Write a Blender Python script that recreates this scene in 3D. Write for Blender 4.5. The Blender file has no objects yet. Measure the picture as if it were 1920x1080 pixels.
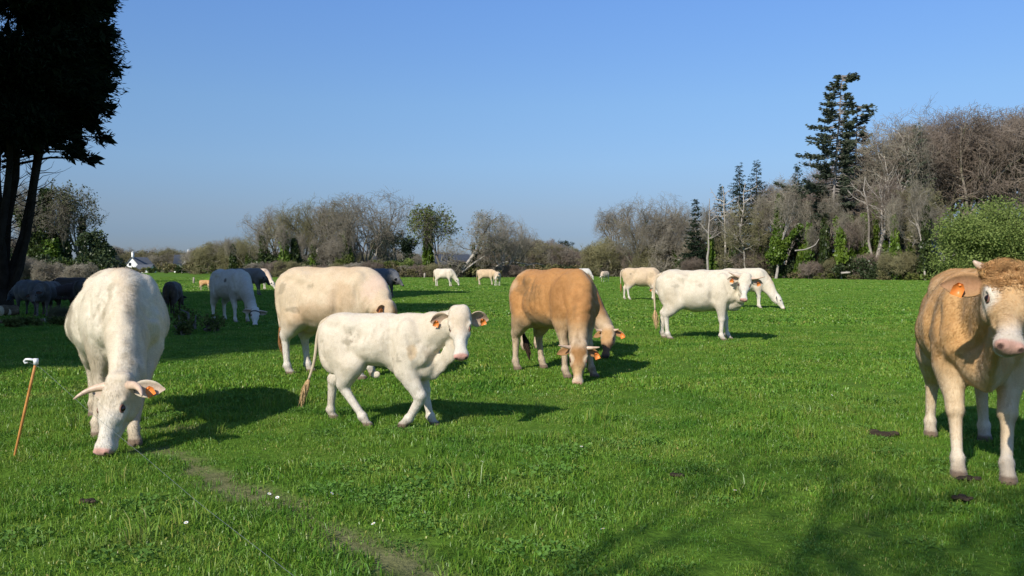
import bpy, math, random
import numpy as np
from mathutils import Vector, Matrix

R = math.radians
scene = bpy.context.scene
COL = scene.collection

# ------------------------------------------------------------------ camera
CAM_H = 1.5
PITCH = 1.325
cam_d = bpy.data.cameras.new('camera')
cam = bpy.data.objects.new('camera', cam_d)
COL.objects.link(cam)
cam.location = (0, 0, CAM_H)
cam.rotation_euler = (R(90 - PITCH), 0, 0)
cam_d.sensor_width = 36
cam_d.lens = 30
cam_d.clip_start = 0.05
cam_d.clip_end = 9000
scene.camera = cam

# ------------------------------------------------------------------ sky and sun
SUN_DIR = Vector((-0.80, -1.16, 1.0)).normalized()      # towards the sun
sun_el = math.asin(SUN_DIR.z)
sun_az = math.atan2(SUN_DIR.x, SUN_DIR.y)
world = bpy.data.worlds.new('World')
scene.world = world
world.use_nodes = True
wn = world.node_tree
wn.nodes.clear()
w_out = wn.nodes.new('ShaderNodeOutputWorld')
w_bg = wn.nodes.new('ShaderNodeBackground')
w_sky = wn.nodes.new('ShaderNodeTexSky')
w_sky.sky_type = 'NISHITA'
w_sky.sun_disc = False
w_sky.sun_elevation = sun_el
w_sky.sun_rotation = sun_az
w_sky.altitude = 0
w_sky.air_density = 1.0
w_sky.dust_density = 0.4
w_sky.ozone_density = 2.5
w_bg.inputs['Strength'].default_value = 0.125
# the clear spring air: deeper blue overhead, a dull blue haze towards the horizon, the same all the way round
w_tc = wn.nodes.new('ShaderNodeTexCoord')
w_sep = wn.nodes.new('ShaderNodeSeparateXYZ')
w_ramp = wn.nodes.new('ShaderNodeValToRGB')
w_mul = wn.nodes.new('ShaderNodeMix'); w_mul.data_type = 'RGBA'; w_mul.blend_type = 'MULTIPLY'; w_mul.inputs[0].default_value = 1.0
wn.links.new(w_tc.outputs['Generated'], w_sep.inputs[0])
wn.links.new(w_sep.outputs['Z'], w_ramp.inputs[0])
el = w_ramp.color_ramp.elements
SKY_TINT = [(0.0, (0.30, 0.37, 0.60)), (0.039, (0.34, 0.42, 0.66)), (0.064, (0.43, 0.48, 0.66)), (0.12, (0.57, 0.66, 0.82)), (0.186, (0.66, 0.79, 0.95)), (0.295, (0.71, 0.91, 1.20)), (0.6, (0.74, 0.95, 1.25))]
while len(el) < len(SKY_TINT): el.new(0.5)
for e_, (p_, c_) in zip(el, SKY_TINT):
    e_.position = p_; e_.color = (*[k * 0.99 for k in c_], 1)
wn.links.new(w_sky.outputs[0], w_mul.inputs[6])
wn.links.new(w_ramp.outputs[0], w_mul.inputs[7])
wn.links.new(w_mul.outputs[2], w_bg.inputs['Color'])
wn.links.new(w_bg.outputs[0], w_out.inputs['Surface'])

sun_d = bpy.data.lights.new('sun', 'SUN')
sun_d.energy = 5.0
sun_d.angle = R(0.53)
sun_d.color = (1.0, 0.93, 0.82)
sun = bpy.data.objects.new('sun', sun_d)
COL.objects.link(sun)
sun.rotation_euler = SUN_DIR.to_track_quat('Z', 'Y').to_euler()
sun.location = (-20, -30, 40)

scene.view_settings.view_transform = 'Standard'
scene.view_settings.look = 'None'
scene.view_settings.gamma = 1
scene.view_settings.exposure = 0.08
scene.view_settings.use_curve_mapping = False
scene.render.engine = 'CYCLES'
scene.cycles.max_bounces = 6
scene.cycles.diffuse_bounces = 3
scene.cycles.transmission_bounces = 4
scene.cycles.transparent_max_bounces = 4

F = 1600.0                      # focal length in pixels of the 1920 wide photograph
def ray(px, py):
    d = Vector(((px - 960) / F, 1.0, -(py - 540) / F))
    a = R(-PITCH)
    return Vector((d.x, d.y * math.cos(a) - d.z * math.sin(a), d.y * math.sin(a) + d.z * math.cos(a)))
def ground(px, py, z=0.0):
    d = ray(px, py)
    t = (z - CAM_H) / d.z
    return Vector((d.x * t, d.y * t, z))
def at_depth(px, Y):
    return Vector(((px - 960) / F * Y, Y, 0.0))
def z_at(py, Y):
    d = ray(960, py)
    return CAM_H + d.z / d.y * Y

# ------------------------------------------------------------------ object helpers
def mesh_np(name, V, quads=None, tris=None, smooth=False):
    me = bpy.data.meshes.new(name)
    V = np.ascontiguousarray(V, dtype=np.float32)
    nq = 0 if quads is None else len(quads)
    nt = 0 if tris is None else len(tris)
    me.vertices.add(len(V))
    me.vertices.foreach_set('co', V.ravel())
    me.loops.add(nq * 4 + nt * 3)
    me.polygons.add(nq + nt)
    li, st = [], []
    if nq:
        li.append(np.asarray(quads, dtype=np.int32).ravel())
        st.append(np.arange(nq, dtype=np.int32) * 4)
    if nt:
        li.append(np.asarray(tris, dtype=np.int32).ravel())
        st.append(nq * 4 + np.arange(nt, dtype=np.int32) * 3)
    me.loops.foreach_set('vertex_index', np.concatenate(li))
    me.polygons.foreach_set('loop_start', np.concatenate(st))
    me.update(calc_edges=True)
    if smooth:
        me.polygons.foreach_set('use_smooth', np.ones(nq + nt, dtype=bool))
    me.validate()
    return me
def set_col(me, cols):
    a = me.color_attributes.new('Col', 'FLOAT_COLOR', 'POINT')
    c = np.ones((len(me.vertices), 4), dtype=np.float32)
    c[:, :3] = cols
    a.data.foreach_set('color', c.ravel())
def obj(name, me, mat=None, parent=None, loc=None):
    o = bpy.data.objects.new(name, me)
    COL.objects.link(o)
    if mat is not None and me is not None and not me.materials:
        me.materials.append(mat)
    if parent is not None:
        o.parent = parent
    if loc is not None:
        o.location = loc
    return o
def tag(o, label=None, cat=None, group=None, kind=None):
    if label: o['label'] = label
    if cat: o['category'] = cat
    if group: o['group'] = group
    if kind: o['kind'] = kind
    return o
def empty(name, loc=(0, 0, 0), rz=0.0, s=1.0):
    o = bpy.data.objects.new(name, None)
    COL.objects.link(o)
    o.location = loc
    o.rotation_euler = (0, 0, rz)
    o.scale = (s, s, s)
    o.empty_display_size = 0.1
    return o
def copy_tree(o, parent=None):
    c = o.copy()
    COL.objects.link(c)
    if parent is not None:
        c.parent = parent
    for ch in list(o.children):
        copy_tree(ch, c)
    return c

def vec(*a): return np.array(a, dtype=float)
def unit(v):
    v = np.asarray(v, float); return v / (np.linalg.norm(v) + 1e-12)

class MB:
    """collects pieces of geometry into one mesh"""
    def __init__(self):
        self.v, self.q, self.t, self.n = [], [], [], 0
    def add(self, V, quads=None, tris=None):
        V = np.asarray(V, dtype=float).reshape(-1, 3)
        if quads is not None and len(quads): self.q.append(np.asarray(quads, dtype=np.int64).reshape(-1, 4) + self.n)
        if tris is not None and len(tris): self.t.append(np.asarray(tris, dtype=np.int64).reshape(-1, 3) + self.n)
        self.v.append(V); self.n += len(V)
        return self
    def box(self, c, size, rot=None):
        sx, sy, sz = [k / 2 for k in size]
        V = np.array([[x * sx, y * sy, z * sz] for x in (-1, 1) for y in (-1, 1) for z in (-1, 1)])
        if rot is not None: V = V @ np.array(rot.to_3x3()).T
        V = V + np.array(c)
        return self.add(V, [[0, 1, 3, 2], [4, 6, 7, 5], [0, 4, 5, 1], [2, 3, 7, 6], [0, 2, 6, 4], [1, 5, 7, 3]])
    def tube(self, path, radii, n=8, cap=True, squash=None):
        P = np.asarray(path, dtype=float)
        T = np.gradient(P, axis=0)
        T /= np.linalg.norm(T, axis=1)[:, None] + 1e-9
        ref = np.array([0, 0, 1.0]) if abs(T[0][2]) < 0.9 else np.array([1.0, 0, 0])
        a = np.cross(T[0], ref); a /= np.linalg.norm(a)
        V = []
        ang = np.arange(n) * 2 * math.pi / n
        for i in range(len(P)):
            a = a - T[i] * np.dot(a, T[i]); a /= np.linalg.norm(a) + 1e-9
            b = np.cross(T[i], a)
            V.append(P[i] + radii[i] * (np.cos(ang)[:, None] * a + np.sin(ang)[:, None] * b * (squash or 1)))
        V = np.concatenate(V)
        k = len(P)
        q = []
        for i in range(k - 1):
            for j in range(n):
                j2 = (j + 1) % n
                q.append([i * n + j, i * n + j2, (i + 1) * n + j2, (i + 1) * n + j])
        t = []
        if cap:
            V = np.vstack([V, P[0], P[-1]])
            for j in range(n):
                j2 = (j + 1) % n
                t.append([k * n, j2, j]); t.append([k * n + 1, (k - 1) * n + j, (k - 1) * n + j2])
        return self.add(V, q, t)
    def mesh(self, name, smooth=False):
        return mesh_np(name, np.concatenate(self.v),
                       np.concatenate(self.q) if self.q else None,
                       np.concatenate(self.t) if self.t else None, smooth)

def prisms(P0, P1, r0, r1, n=3):
    """many tapered prisms at once: returns V, quads"""
    P0 = np.asarray(P0, float); P1 = np.asarray(P1, float)
    D = P1 - P0
    D /= np.linalg.norm(D, axis=1)[:, None] + 1e-9
    ref = np.where(np.abs(D[:, 2:3]) < 0.9, np.array([[0, 0, 1.0]]), np.array([[1.0, 0, 0]]))
    A = np.cross(D, ref); A /= np.linalg.norm(A, axis=1)[:, None] + 1e-9
    B = np.cross(D, A)
    N = len(P0)
    V = np.zeros((N, 2 * n, 3))
    for j in range(n):
        c, s = math.cos(2 * math.pi * j / n), math.sin(2 * math.pi * j / n)
        V[:, j] = P0 + (A * c + B * s) * np.asarray(r0)[:, None]
        V[:, n + j] = P1 + (A * c + B * s) * np.asarray(r1)[:, None]
    base = (np.arange(N) * 2 * n)[:, None]
    Q = np.concatenate([base + np.array([[j, (j + 1) % n, n + (j + 1) % n, n + j]]) for j in range(n)])
    return V.reshape(-1, 3), Q

def leaf_quads(P, L, W, rng, bend=None, D=None):
    """diamond leaves at points P, length L, width W, direction D (random if None)"""
    N = len(P)
    if D is None:
        D = rng.normal(size=(N, 3))
    D = D / (np.linalg.norm(D, axis=1)[:, None] + 1e-9)
    S = np.cross(D, rng.normal(size=(N, 3)))
    S /= np.linalg.norm(S, axis=1)[:, None] + 1e-9
    L = np.asarray(L).reshape(-1, 1); W = np.asarray(W).reshape(-1, 1)
    V = np.zeros((N, 4, 3))
    V[:, 0] = P
    V[:, 1] = P + D * L * 0.5 + S * W * 0.5
    V[:, 2] = P + D * L
    V[:, 3] = P + D * L * 0.5 - S * W * 0.5
    Q = (np.arange(N) * 4)[:, None] + np.array([[0, 1, 2, 3]])
    return V.reshape(-1, 3), Q

# numpy value noise, for shapes and for coat markings
_NG = np.random.default_rng(11).random((32, 32, 32))
def vnoise(P, freq, seed=0):
    P = np.asarray(P) * freq + seed * 7.31
    i = np.floor(P).astype(int); f = P - i
    f = f * f * (3 - 2 * f)
    i0 = i % 32; i1 = (i + 1) % 32
    x0, y0, z0 = i0[..., 0], i0[..., 1], i0[..., 2]
    x1, y1, z1 = i1[..., 0], i1[..., 1], i1[..., 2]
    fx, fy, fz = f[..., 0], f[..., 1], f[..., 2]
    g = _NG
    c = lambda a, b, t: a + (b - a) * t
    return c(c(c(g[x0, y0, z0], g[x1, y0, z0], fx), c(g[x0, y1, z0], g[x1, y1, z0], fx), fy),
             c(c(g[x0, y0, z1], g[x1, y0, z1], fx), c(g[x0, y1, z1], g[x1, y1, z1], fx), fy), fz)
def fbm(P, freq, seed=0):
    return 0.55 * vnoise(P, freq, seed) + 0.3 * vnoise(P, freq * 2.1, seed + 1) + 0.15 * vnoise(P, freq * 4.3, seed + 2)
# ------------------------------------------------------------------ materials
def new_mat(name):
    m = bpy.data.materials.new(name)
    m.use_nodes = True
    nt = m.node_tree
    nt.nodes.clear()
    out = nt.nodes.new('ShaderNodeOutputMaterial')
    return m, nt, out
def N(nt, typ, **kw):
    n = nt.nodes.new(typ)
    for k, v in kw.items():
        if k in n.inputs: n.inputs[k].default_value = v
        else: setattr(n, k, v)
    return n
def ramp(nt, stops, src):
    r = nt.nodes.new('ShaderNodeValToRGB')
    e = r.color_ramp.elements
    while len(e) < len(stops): e.new(0.5)
    for k, (p, c) in enumerate(stops):
        e[k].position = p
        e[k].color = (*c, 1) if len(c) == 3 else c
    nt.links.new(src, r.inputs[0])
    return r.outputs[0]
def mixc(nt, a, b, fac, mode='MIX'):
    m = nt.nodes.new('ShaderNodeMix')
    m.data_type = 'RGBA'; m.blend_type = mode
    for sock, v in ((m.inputs[0], fac), (m.inputs[6], a), (m.inputs[7], b)):
        if isinstance(v, bpy.types.NodeSocket): nt.links.new(v, sock)
        elif isinstance(v, (int, float)): sock.default_value = v
        else: sock.default_value = (*v, 1)
    return m.outputs[2]
def noise(nt, scale, detail=3, rough=0.6, coord=None, dist=0.0):
    n = nt.nodes.new('ShaderNodeTexNoise')
    n.inputs['Scale'].default_value = scale
    n.inputs['Detail'].default_value = detail
    n.inputs['Roughness'].default_value = rough
    n.inputs['Distortion'].default_value = dist
    if coord is not None: nt.links.new(coord, n.inputs['Vector'])
    return n.outputs['Fac']
def objcoord(nt): return nt.nodes.new('ShaderNodeTexCoord').outputs['Object']
def poscoord(nt): return nt.nodes.new('ShaderNodeNewGeometry').outputs['Position']
def bump(nt, h, strength=0.3, dist=0.01):
    b = nt.nodes.new('ShaderNodeBump')
    b.inputs['Strength'].default_value = strength
    b.inputs['Distance'].default_value = dist
    nt.links.new(h, b.inputs['Height'])
    return b.outputs[0]
def principled(nt, out, col, rough=0.7, spec=0.3, normal=None):
    p = nt.nodes.new('ShaderNodeBsdfPrincipled')
    if isinstance(col, bpy.types.NodeSocket): nt.links.new(col, p.inputs['Base Color'])
    else: p.inputs['Base Color'].default_value = (*col, 1)
    if isinstance(rough, bpy.types.NodeSocket): nt.links.new(rough, p.inputs['Roughness'])
    else: p.inputs['Roughness'].default_value = rough
    p.inputs['Specular IOR Level'].default_value = spec
    if normal is not None: nt.links.new(normal, p.inputs['Normal'])
    nt.links.new(p.outputs[0], out.inputs['Surface'])
    return p
def plain(name, col, rough=0.7, spec=0.3, var=0.25, scale=8.0, bstr=0.2, bdist=0.004):
    m, nt, out = new_mat(name)
    c = objcoord(nt)
    f = noise(nt, scale, 4, 0.65, c)
    dark = tuple(k * (1 - var) for k in col); lite = tuple(min(1, k * (1 + var)) for k in col)
    cc = ramp(nt, [(0.3, dark), (0.7, lite)], f)
    principled(nt, out, cc, rough, spec, bump(nt, noise(nt, scale * 5, 3, 0.6, c), bstr, bdist))
    return m
def foliage(name, dark, lite, trans=0.3, spot=None, hue_scale=0.5, gloss=0.0):
    """leaf material: each leaf its own tint, patches of tint across the plant"""
    m, nt, out = new_mat(name)
    g = nt.nodes.new('ShaderNodeNewGeometry')
    oi = nt.nodes.new('ShaderNodeObjectInfo')
    c1 = ramp(nt, [(0.0, dark), (1.0, lite)], g.outputs['Random Per Island'])
    f = noise(nt, hue_scale, 3, 0.6, g.outputs['Position'])
    c2 = mixc(nt, c1, spot or lite, ramp(nt, [(0.45, (0, 0, 0)), (0.7, (0.7, 0.7, 0.7))], f))
    hs = nt.nodes.new('ShaderNodeHueSaturation')
    nt.links.new(c2, hs.inputs['Color'])
    mr = nt.nodes.new('ShaderNodeMapRange')
    nt.links.new(oi.outputs['Random'], mr.inputs[0])
    mr.inputs[3].default_value = 0.8; mr.inputs[4].default_value = 1.2
    nt.links.new(mr.outputs[0], hs.inputs['Value'])
    d = nt.nodes.new('ShaderNodeBsdfDiffuse'); t = nt.nodes.new('ShaderNodeBsdfTranslucent')
    nt.links.new(hs.outputs[0], d.inputs[0]); nt.links.new(hs.outputs[0], t.inputs[0])
    mx = nt.nodes.new('ShaderNodeMixShader'); mx.inputs[0].default_value = trans
    nt.links.new(d.outputs[0], mx.inputs[1]); nt.links.new(t.outputs[0], mx.inputs[2])
    last = mx.outputs[0]
    if gloss:
        gl = nt.nodes.new('ShaderNodeBsdfGlossy'); gl.inputs['Roughness'].default_value = 0.4
        gl.inputs[0].default_value = (1, 1, 1, 1)
        m2 = nt.nodes.new('ShaderNodeMixShader'); m2.inputs[0].default_value = gloss
        nt.links.new(last, m2.inputs[1]); nt.links.new(gl.outputs[0], m2.inputs[2]); last = m2.outputs[0]
    nt.links.new(last, out.inputs['Surface'])
    return m
def bark(name, dark, lite, scale=1.5, green=None):
    m, nt, out = new_mat(name)
    c = objcoord(nt)
    oi = nt.nodes.new('ShaderNodeObjectInfo')
    f = noise(nt, scale, 5, 0.7, c, 0.5)
    col = ramp(nt, [(0.32, dark), (0.68, lite)], f)
    if green:
        col = mixc(nt, col, green, ramp(nt, [(0.5, (0, 0, 0)), (0.65, (0.8, 0.8, 0.8))], noise(nt, 0.6, 3, 0.6, c)))
    hs = nt.nodes.new('ShaderNodeHueSaturation')
    nt.links.new(col, hs.inputs['Color'])
    mr = nt.nodes.new('ShaderNodeMapRange')
    nt.links.new(oi.outputs['Random'], mr.inputs[0])
    mr.inputs[3].default_value = 0.8; mr.inputs[4].default_value = 1.2
    nt.links.new(mr.outputs[0], hs.inputs['Value'])
    principled(nt, out, hs.outputs[0], 0.9, 0.1, bump(nt, noise(nt, scale * 6, 4, 0.7, c), 0.6, 0.03))
    return m

M = {}
# cattle coat: colour from the painted hair colour, broken up by fine hair
m, nt, out = new_mat('cattle_coat')
va = nt.nodes.new('ShaderNodeVertexColor'); va.layer_name = 'Col'
c = objcoord(nt)
mp = nt.nodes.new('ShaderNodeMapping'); mp.inputs['Scale'].default_value = (1, 1, 0.22)
nt.links.new(c, mp.inputs[0])
f1 = noise(nt, 75, 4, 0.75, mp.outputs[0])
f2 = noise(nt, 14, 4, 0.65, c)
h1 = ramp(nt, [(0.3, (0.80, 0.78, 0.74)), (0.7, (1.0, 1.0, 1.0))], f1)
h2 = ramp(nt, [(0.28, (0.90, 0.88, 0.84)), (0.60, (1.0, 1.0, 1.0))], f2)
f3 = noise(nt, 34, 5, 0.75, c)
h3 = ramp(nt, [(0.66, (1.0, 1.0, 1.0)), (0.76, (0.62, 0.55, 0.45))], f3)      # flecks of dried mud
h2 = mixc(nt, h2, h3, 1.0, 'MULTIPLY')
cc = mixc(nt, mixc(nt, va.outputs[0], h1, 1.0, 'MULTIPLY'), h2, 1.0, 'MULTIPLY')
hb = nt.nodes.new('ShaderNodeMath'); hb.operation = 'MULTIPLY_ADD'
nt.links.new(f2, hb.inputs[0]); hb.inputs[1].default_value = 1.2; nt.links.new(f1, hb.inputs[2])
p = principled(nt, out, cc, 0.72, 0.22, bump(nt, hb.outputs[0], 0.5, 0.010))
p.inputs['Sheen Weight'].default_value = 0.12
p.inputs['Sheen Roughness'].default_value = 0.5
M['coat'] = m
m, nt, out = new_mat('coat_hair')
va = nt.nodes.new('ShaderNodeVertexColor'); va.layer_name = 'Col'
d = nt.nodes.new('ShaderNodeBsdfDiffuse'); t = nt.nodes.new('ShaderNodeBsdfTranslucent')
nt.links.new(va.outputs[0], d.inputs[0]); nt.links.new(va.outputs[0], t.inputs[0])
mx = nt.nodes.new('ShaderNodeMixShader'); mx.inputs[0].default_value = 0.30
nt.links.new(d.outputs[0], mx.inputs[1]); nt.links.new(t.outputs[0], mx.inputs[2])
nt.links.new(mx.outputs[0], out.inputs['Surface'])
M['hair'] = m
M['eye'] = plain('eye_dark', (0.012, 0.009, 0.008), 0.12, 0.6, 0.1)
M['eyelid'] = plain('eyelid_skin', (0.22, 0.11, 0.08), 0.6, 0.3)
M['horn'] = plain('horn_keratin', (0.55, 0.40, 0.29), 0.4, 0.4, 0.25, 12)
M['horn_dark'] = plain('horn_dark_tip', (0.16, 0.12, 0.10), 0.4, 0.4, 0.3, 12)
M['tag'] = plain('orange_plastic', (0.82, 0.24, 0.05), 0.4, 0.4, 0.12)
M['hair_tan'] = plain('tail_hair_tan', (0.52, 0.35, 0.18), 0.8, 0.2, 0.4, 30, 0.8, 0.01)
M['hair_brown'] = plain('tail_hair_brown', (0.27, 0.13, 0.05), 0.8, 0.2, 0.4, 30, 0.8, 0.01)
M['hair_dark'] = plain('tail_hair_dark', (0.035, 0.02, 0.014), 0.8, 0.2, 0.4, 30, 0.8, 0.01)
M['hair_curl'] = plain('poll_hair_ginger', (0.56, 0.32, 0.135), 0.85, 0.15, 0.35, 25, 0.8, 0.01)
M['leather'] = plain('dark_strap', (0.03, 0.025, 0.022), 0.6, 0.3)

M['bark'] = bark('bark_grey', (0.09, 0.075, 0.06), (0.26, 0.225, 0.185), 1.2, (0.13, 0.14, 0.06))
M['bark_pale'] = bark('bark_pale', (0.24, 0.21, 0.18), (0.50, 0.46, 0.40), 1.5)
M['bark_fir'] = bark('fir_bark', (0.17, 0.15, 0.13), (0.33, 0.30, 0.27), 1.5)
M['bark_dark'] = bark('bark_dark', (0.020, 0.015, 0.011), (0.055, 0.042, 0.032), 2.0)
M['twig'] = bark('twig_grey_brown', (0.175, 0.155, 0.115), (0.32, 0.285, 0.22), 0.4)
M['twig_olive'] = bark('twig_olive', (0.14, 0.13, 0.065), (0.26, 0.24, 0.125), 0.4)
M['twig_red'] = bark('twig_reddish', (0.15, 0.118, 0.092), (0.27, 0.218, 0.172), 0.4)
M['cypress'] = foliage('cypress_needles', (0.008, 0.012, 0.007), (0.022, 0.030, 0.014), 0.1)
M['spruce'] = foliage('spruce_needles', (0.012, 0.022, 0.014), (0.035, 0.055, 0.032), 0.1)
M['fir'] = foliage('fir_needles', (0.035, 0.048, 0.032), (0.095, 0.115, 0.075), 0.15)
M['pine'] = foliage('pine_needles', (0.010, 0.016, 0.010), (0.030, 0.042, 0.024), 0.1)
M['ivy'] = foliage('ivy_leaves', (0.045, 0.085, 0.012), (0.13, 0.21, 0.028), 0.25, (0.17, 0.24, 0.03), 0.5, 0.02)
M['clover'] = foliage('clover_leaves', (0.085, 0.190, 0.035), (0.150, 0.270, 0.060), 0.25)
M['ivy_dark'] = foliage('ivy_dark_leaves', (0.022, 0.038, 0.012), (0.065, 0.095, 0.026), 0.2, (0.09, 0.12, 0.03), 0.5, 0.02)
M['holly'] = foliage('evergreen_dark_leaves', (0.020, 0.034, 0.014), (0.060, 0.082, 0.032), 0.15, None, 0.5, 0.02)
M['spring'] = foliage('spring_leaves', (0.105, 0.150, 0.036), (0.23, 0.29, 0.085), 0.3, (0.24, 0.30, 0.09), 0.35)
M['bud'] = foliage('young_green_leaves', (0.07, 0.10, 0.025), (0.16, 0.19, 0.055), 0.35)
M['budgrey'] = foliage('grey_green_leaves', (0.09, 0.105, 0.055), (0.19, 0.20, 0.11), 0.35)
M['blossom'] = foliage('white_blossom', (0.30, 0.29, 0.24), (0.62, 0.60, 0.54), 0.3)
M['bramble'] = foliage('dry_bramble', (0.10, 0.085, 0.045), (0.24, 0.20, 0.11), 0.2, (0.14, 0.16, 0.05), 0.4)
M['weed'] = foliage('weed_leaves', (0.05, 0.075, 0.02), (0.16, 0.17, 0.05), 0.3)

# grass blades: tint by tuft, by patch of the field and from root to tip
m, nt, out = new_mat('grass_blades')
g = nt.nodes.new('ShaderNodeNewGeometry')
oi = nt.nodes.new('ShaderNodeObjectInfo')
va = nt.nodes.new('ShaderNodeVertexColor'); va.layer_name = 'Col'
tint = ramp(nt, [(0.0, (0.118, 0.248, 0.024)), (0.5, (0.152, 0.290, 0.032)), (1.0, (0.210, 0.332, 0.052))], oi.outputs['Random'])
patch = noise(nt, 0.8, 6, 0.72, g.outputs['Position'])
tint = mixc(nt, tint, (0.086, 0.212, 0.024), ramp(nt, [(0.36, (1, 1, 1)), (0.52, (0, 0, 0))], patch))
tint = mixc(nt, tint, (0.210, 0.265, 0.060), ramp(nt, [(0.54, (0, 0, 0)), (0.70, (0.75, 0.75, 0.75))], patch))
tint = mixc(nt, tint, va.outputs[0], 1.0, 'MULTIPLY')
d = nt.nodes.new('ShaderNodeBsdfDiffuse'); t = nt.nodes.new('ShaderNodeBsdfTranslucent')
gl = nt.nodes.new('ShaderNodeBsdfGlossy'); gl.inputs['Roughness'].default_value = 0.38
nt.links.new(tint, d.inputs[0]); nt.links.new(tint, t.inputs[0])
mx = nt.nodes.new('ShaderNodeMixShader'); mx.inputs[0].default_value = 0.3
nt.links.new(d.outputs[0], mx.inputs[1]); nt.links.new(t.outputs[0], mx.inputs[2])
m2 = nt.nodes.new('ShaderNodeMixShader'); m2.inputs[0].default_value = 0.025
nt.links.new(mx.outputs[0], m2.inputs[1]); nt.links.new(gl.outputs[0], m2.inputs[2])
nt.links.new(m2.outputs[0], out.inputs['Surface'])
M['grass'] = m
M['straw'] = foliage('dry_grass', (0.20, 0.17, 0.08), (0.36, 0.31, 0.17), 0.3)

# pasture soil and turf under the blades
m, nt, out = new_mat('pasture_turf')
pc = poscoord(nt)
a = noise(nt, 0.05, 4, 0.6, pc); b = noise(nt, 1.3, 5, 0.7, pc); c3 = noise(nt, 18, 3, 0.7, pc)
col = ramp(nt, [(0.25, (0.075, 0.152, 0.016)), (0.5, (0.104, 0.200, 0.023)), (0.75, (0.140, 0.222, 0.034))], b)
col = mixc(nt, col, (0.110, 0.195, 0.026), ramp(nt, [(0.4, (0, 0, 0)), (0.65, (0.6, 0.6, 0.6))], a))
col = mixc(nt, col, ramp(nt, [(0.3, (0.55, 0.55, 0.5)), (0.7, (1.15, 1.15, 1.1))], c3), 1.0, 'MULTIPLY')
vc = nt.nodes.new('ShaderNodeVertexColor'); vc.layer_name = 'Col'      # bare, trodden earth
sep = nt.nodes.new('ShaderNodeSeparateColor'); nt.links.new(vc.outputs[0], sep.inputs[0])
earth = ramp(nt, [(0.3, (0.11, 0.115, 0.045)), (0.7, (0.25, 0.22, 0.12))], noise(nt, 9, 5, 0.7, pc))
col = mixc(nt, col, earth, sep.outputs[0])
principled(nt, out, col, 0.95, 0.05, bump(nt, noise(nt, 30, 4, 0.7, pc), 0.8, 0.03))
M['turf'] = m
M['hill'] = plain('far_hill_fields', (0.10, 0.13, 0.05), 0.95, 0.05, 0.4, 0.02, 0.1)
M['soil'] = plain('dark_soil', (0.055, 0.042, 0.028), 0.95, 0.1, 0.4, 12, 0.8, 0.02)
M['petal'] = plain('white_petals', (0.80, 0.80, 0.78), 0.6, 0.2, 0.05)
M['petal_eye'] = plain('yellow_flower_centre', (0.75, 0.50, 0.04), 0.7, 0.2, 0.1)
M['stake'] = plain('orange_brown_wood', (0.50, 0.22, 0.06), 0.55, 0.3, 0.3, 14, 0.4)
M['insulator'] = plain('white_insulator', (0.78, 0.78, 0.76), 0.35, 0.5, 0.05)
M['wire'] = plain('grey_wire', (0.16, 0.18, 0.19), 0.45, 0.5, 0.1)
M['render'] = plain('white_house_render', (0.78, 0.78, 0.76), 0.85, 0.2, 0.04, 2)
M['slate'] = plain('grey_slate', (0.10, 0.11, 0.13), 0.7, 0.3, 0.25, 3)
M['glass'] = plain('window_glass', (0.02, 0.025, 0.03), 0.1, 0.6, 0.1)
M['post'] = plain('weathered_post', (0.36, 0.31, 0.25), 0.85, 0.2, 0.3, 6)
M['log'] = plain('cut_log_bark', (0.20, 0.15, 0.09), 0.9, 0.1, 0.4, 6, 0.6)
M['logface'] = plain('cut_log_face', (0.62, 0.55, 0.40), 0.8, 0.2, 0.2, 10)
# ------------------------------------------------------------------ tree builders
def rot_about(v, ax, an):
    ax = ax / (np.linalg.norm(ax) + 1e-9)
    return v * math.cos(an) + np.cross(ax, v) * math.sin(an) + ax * (ax @ v) * (1 - math.cos(an))

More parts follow.
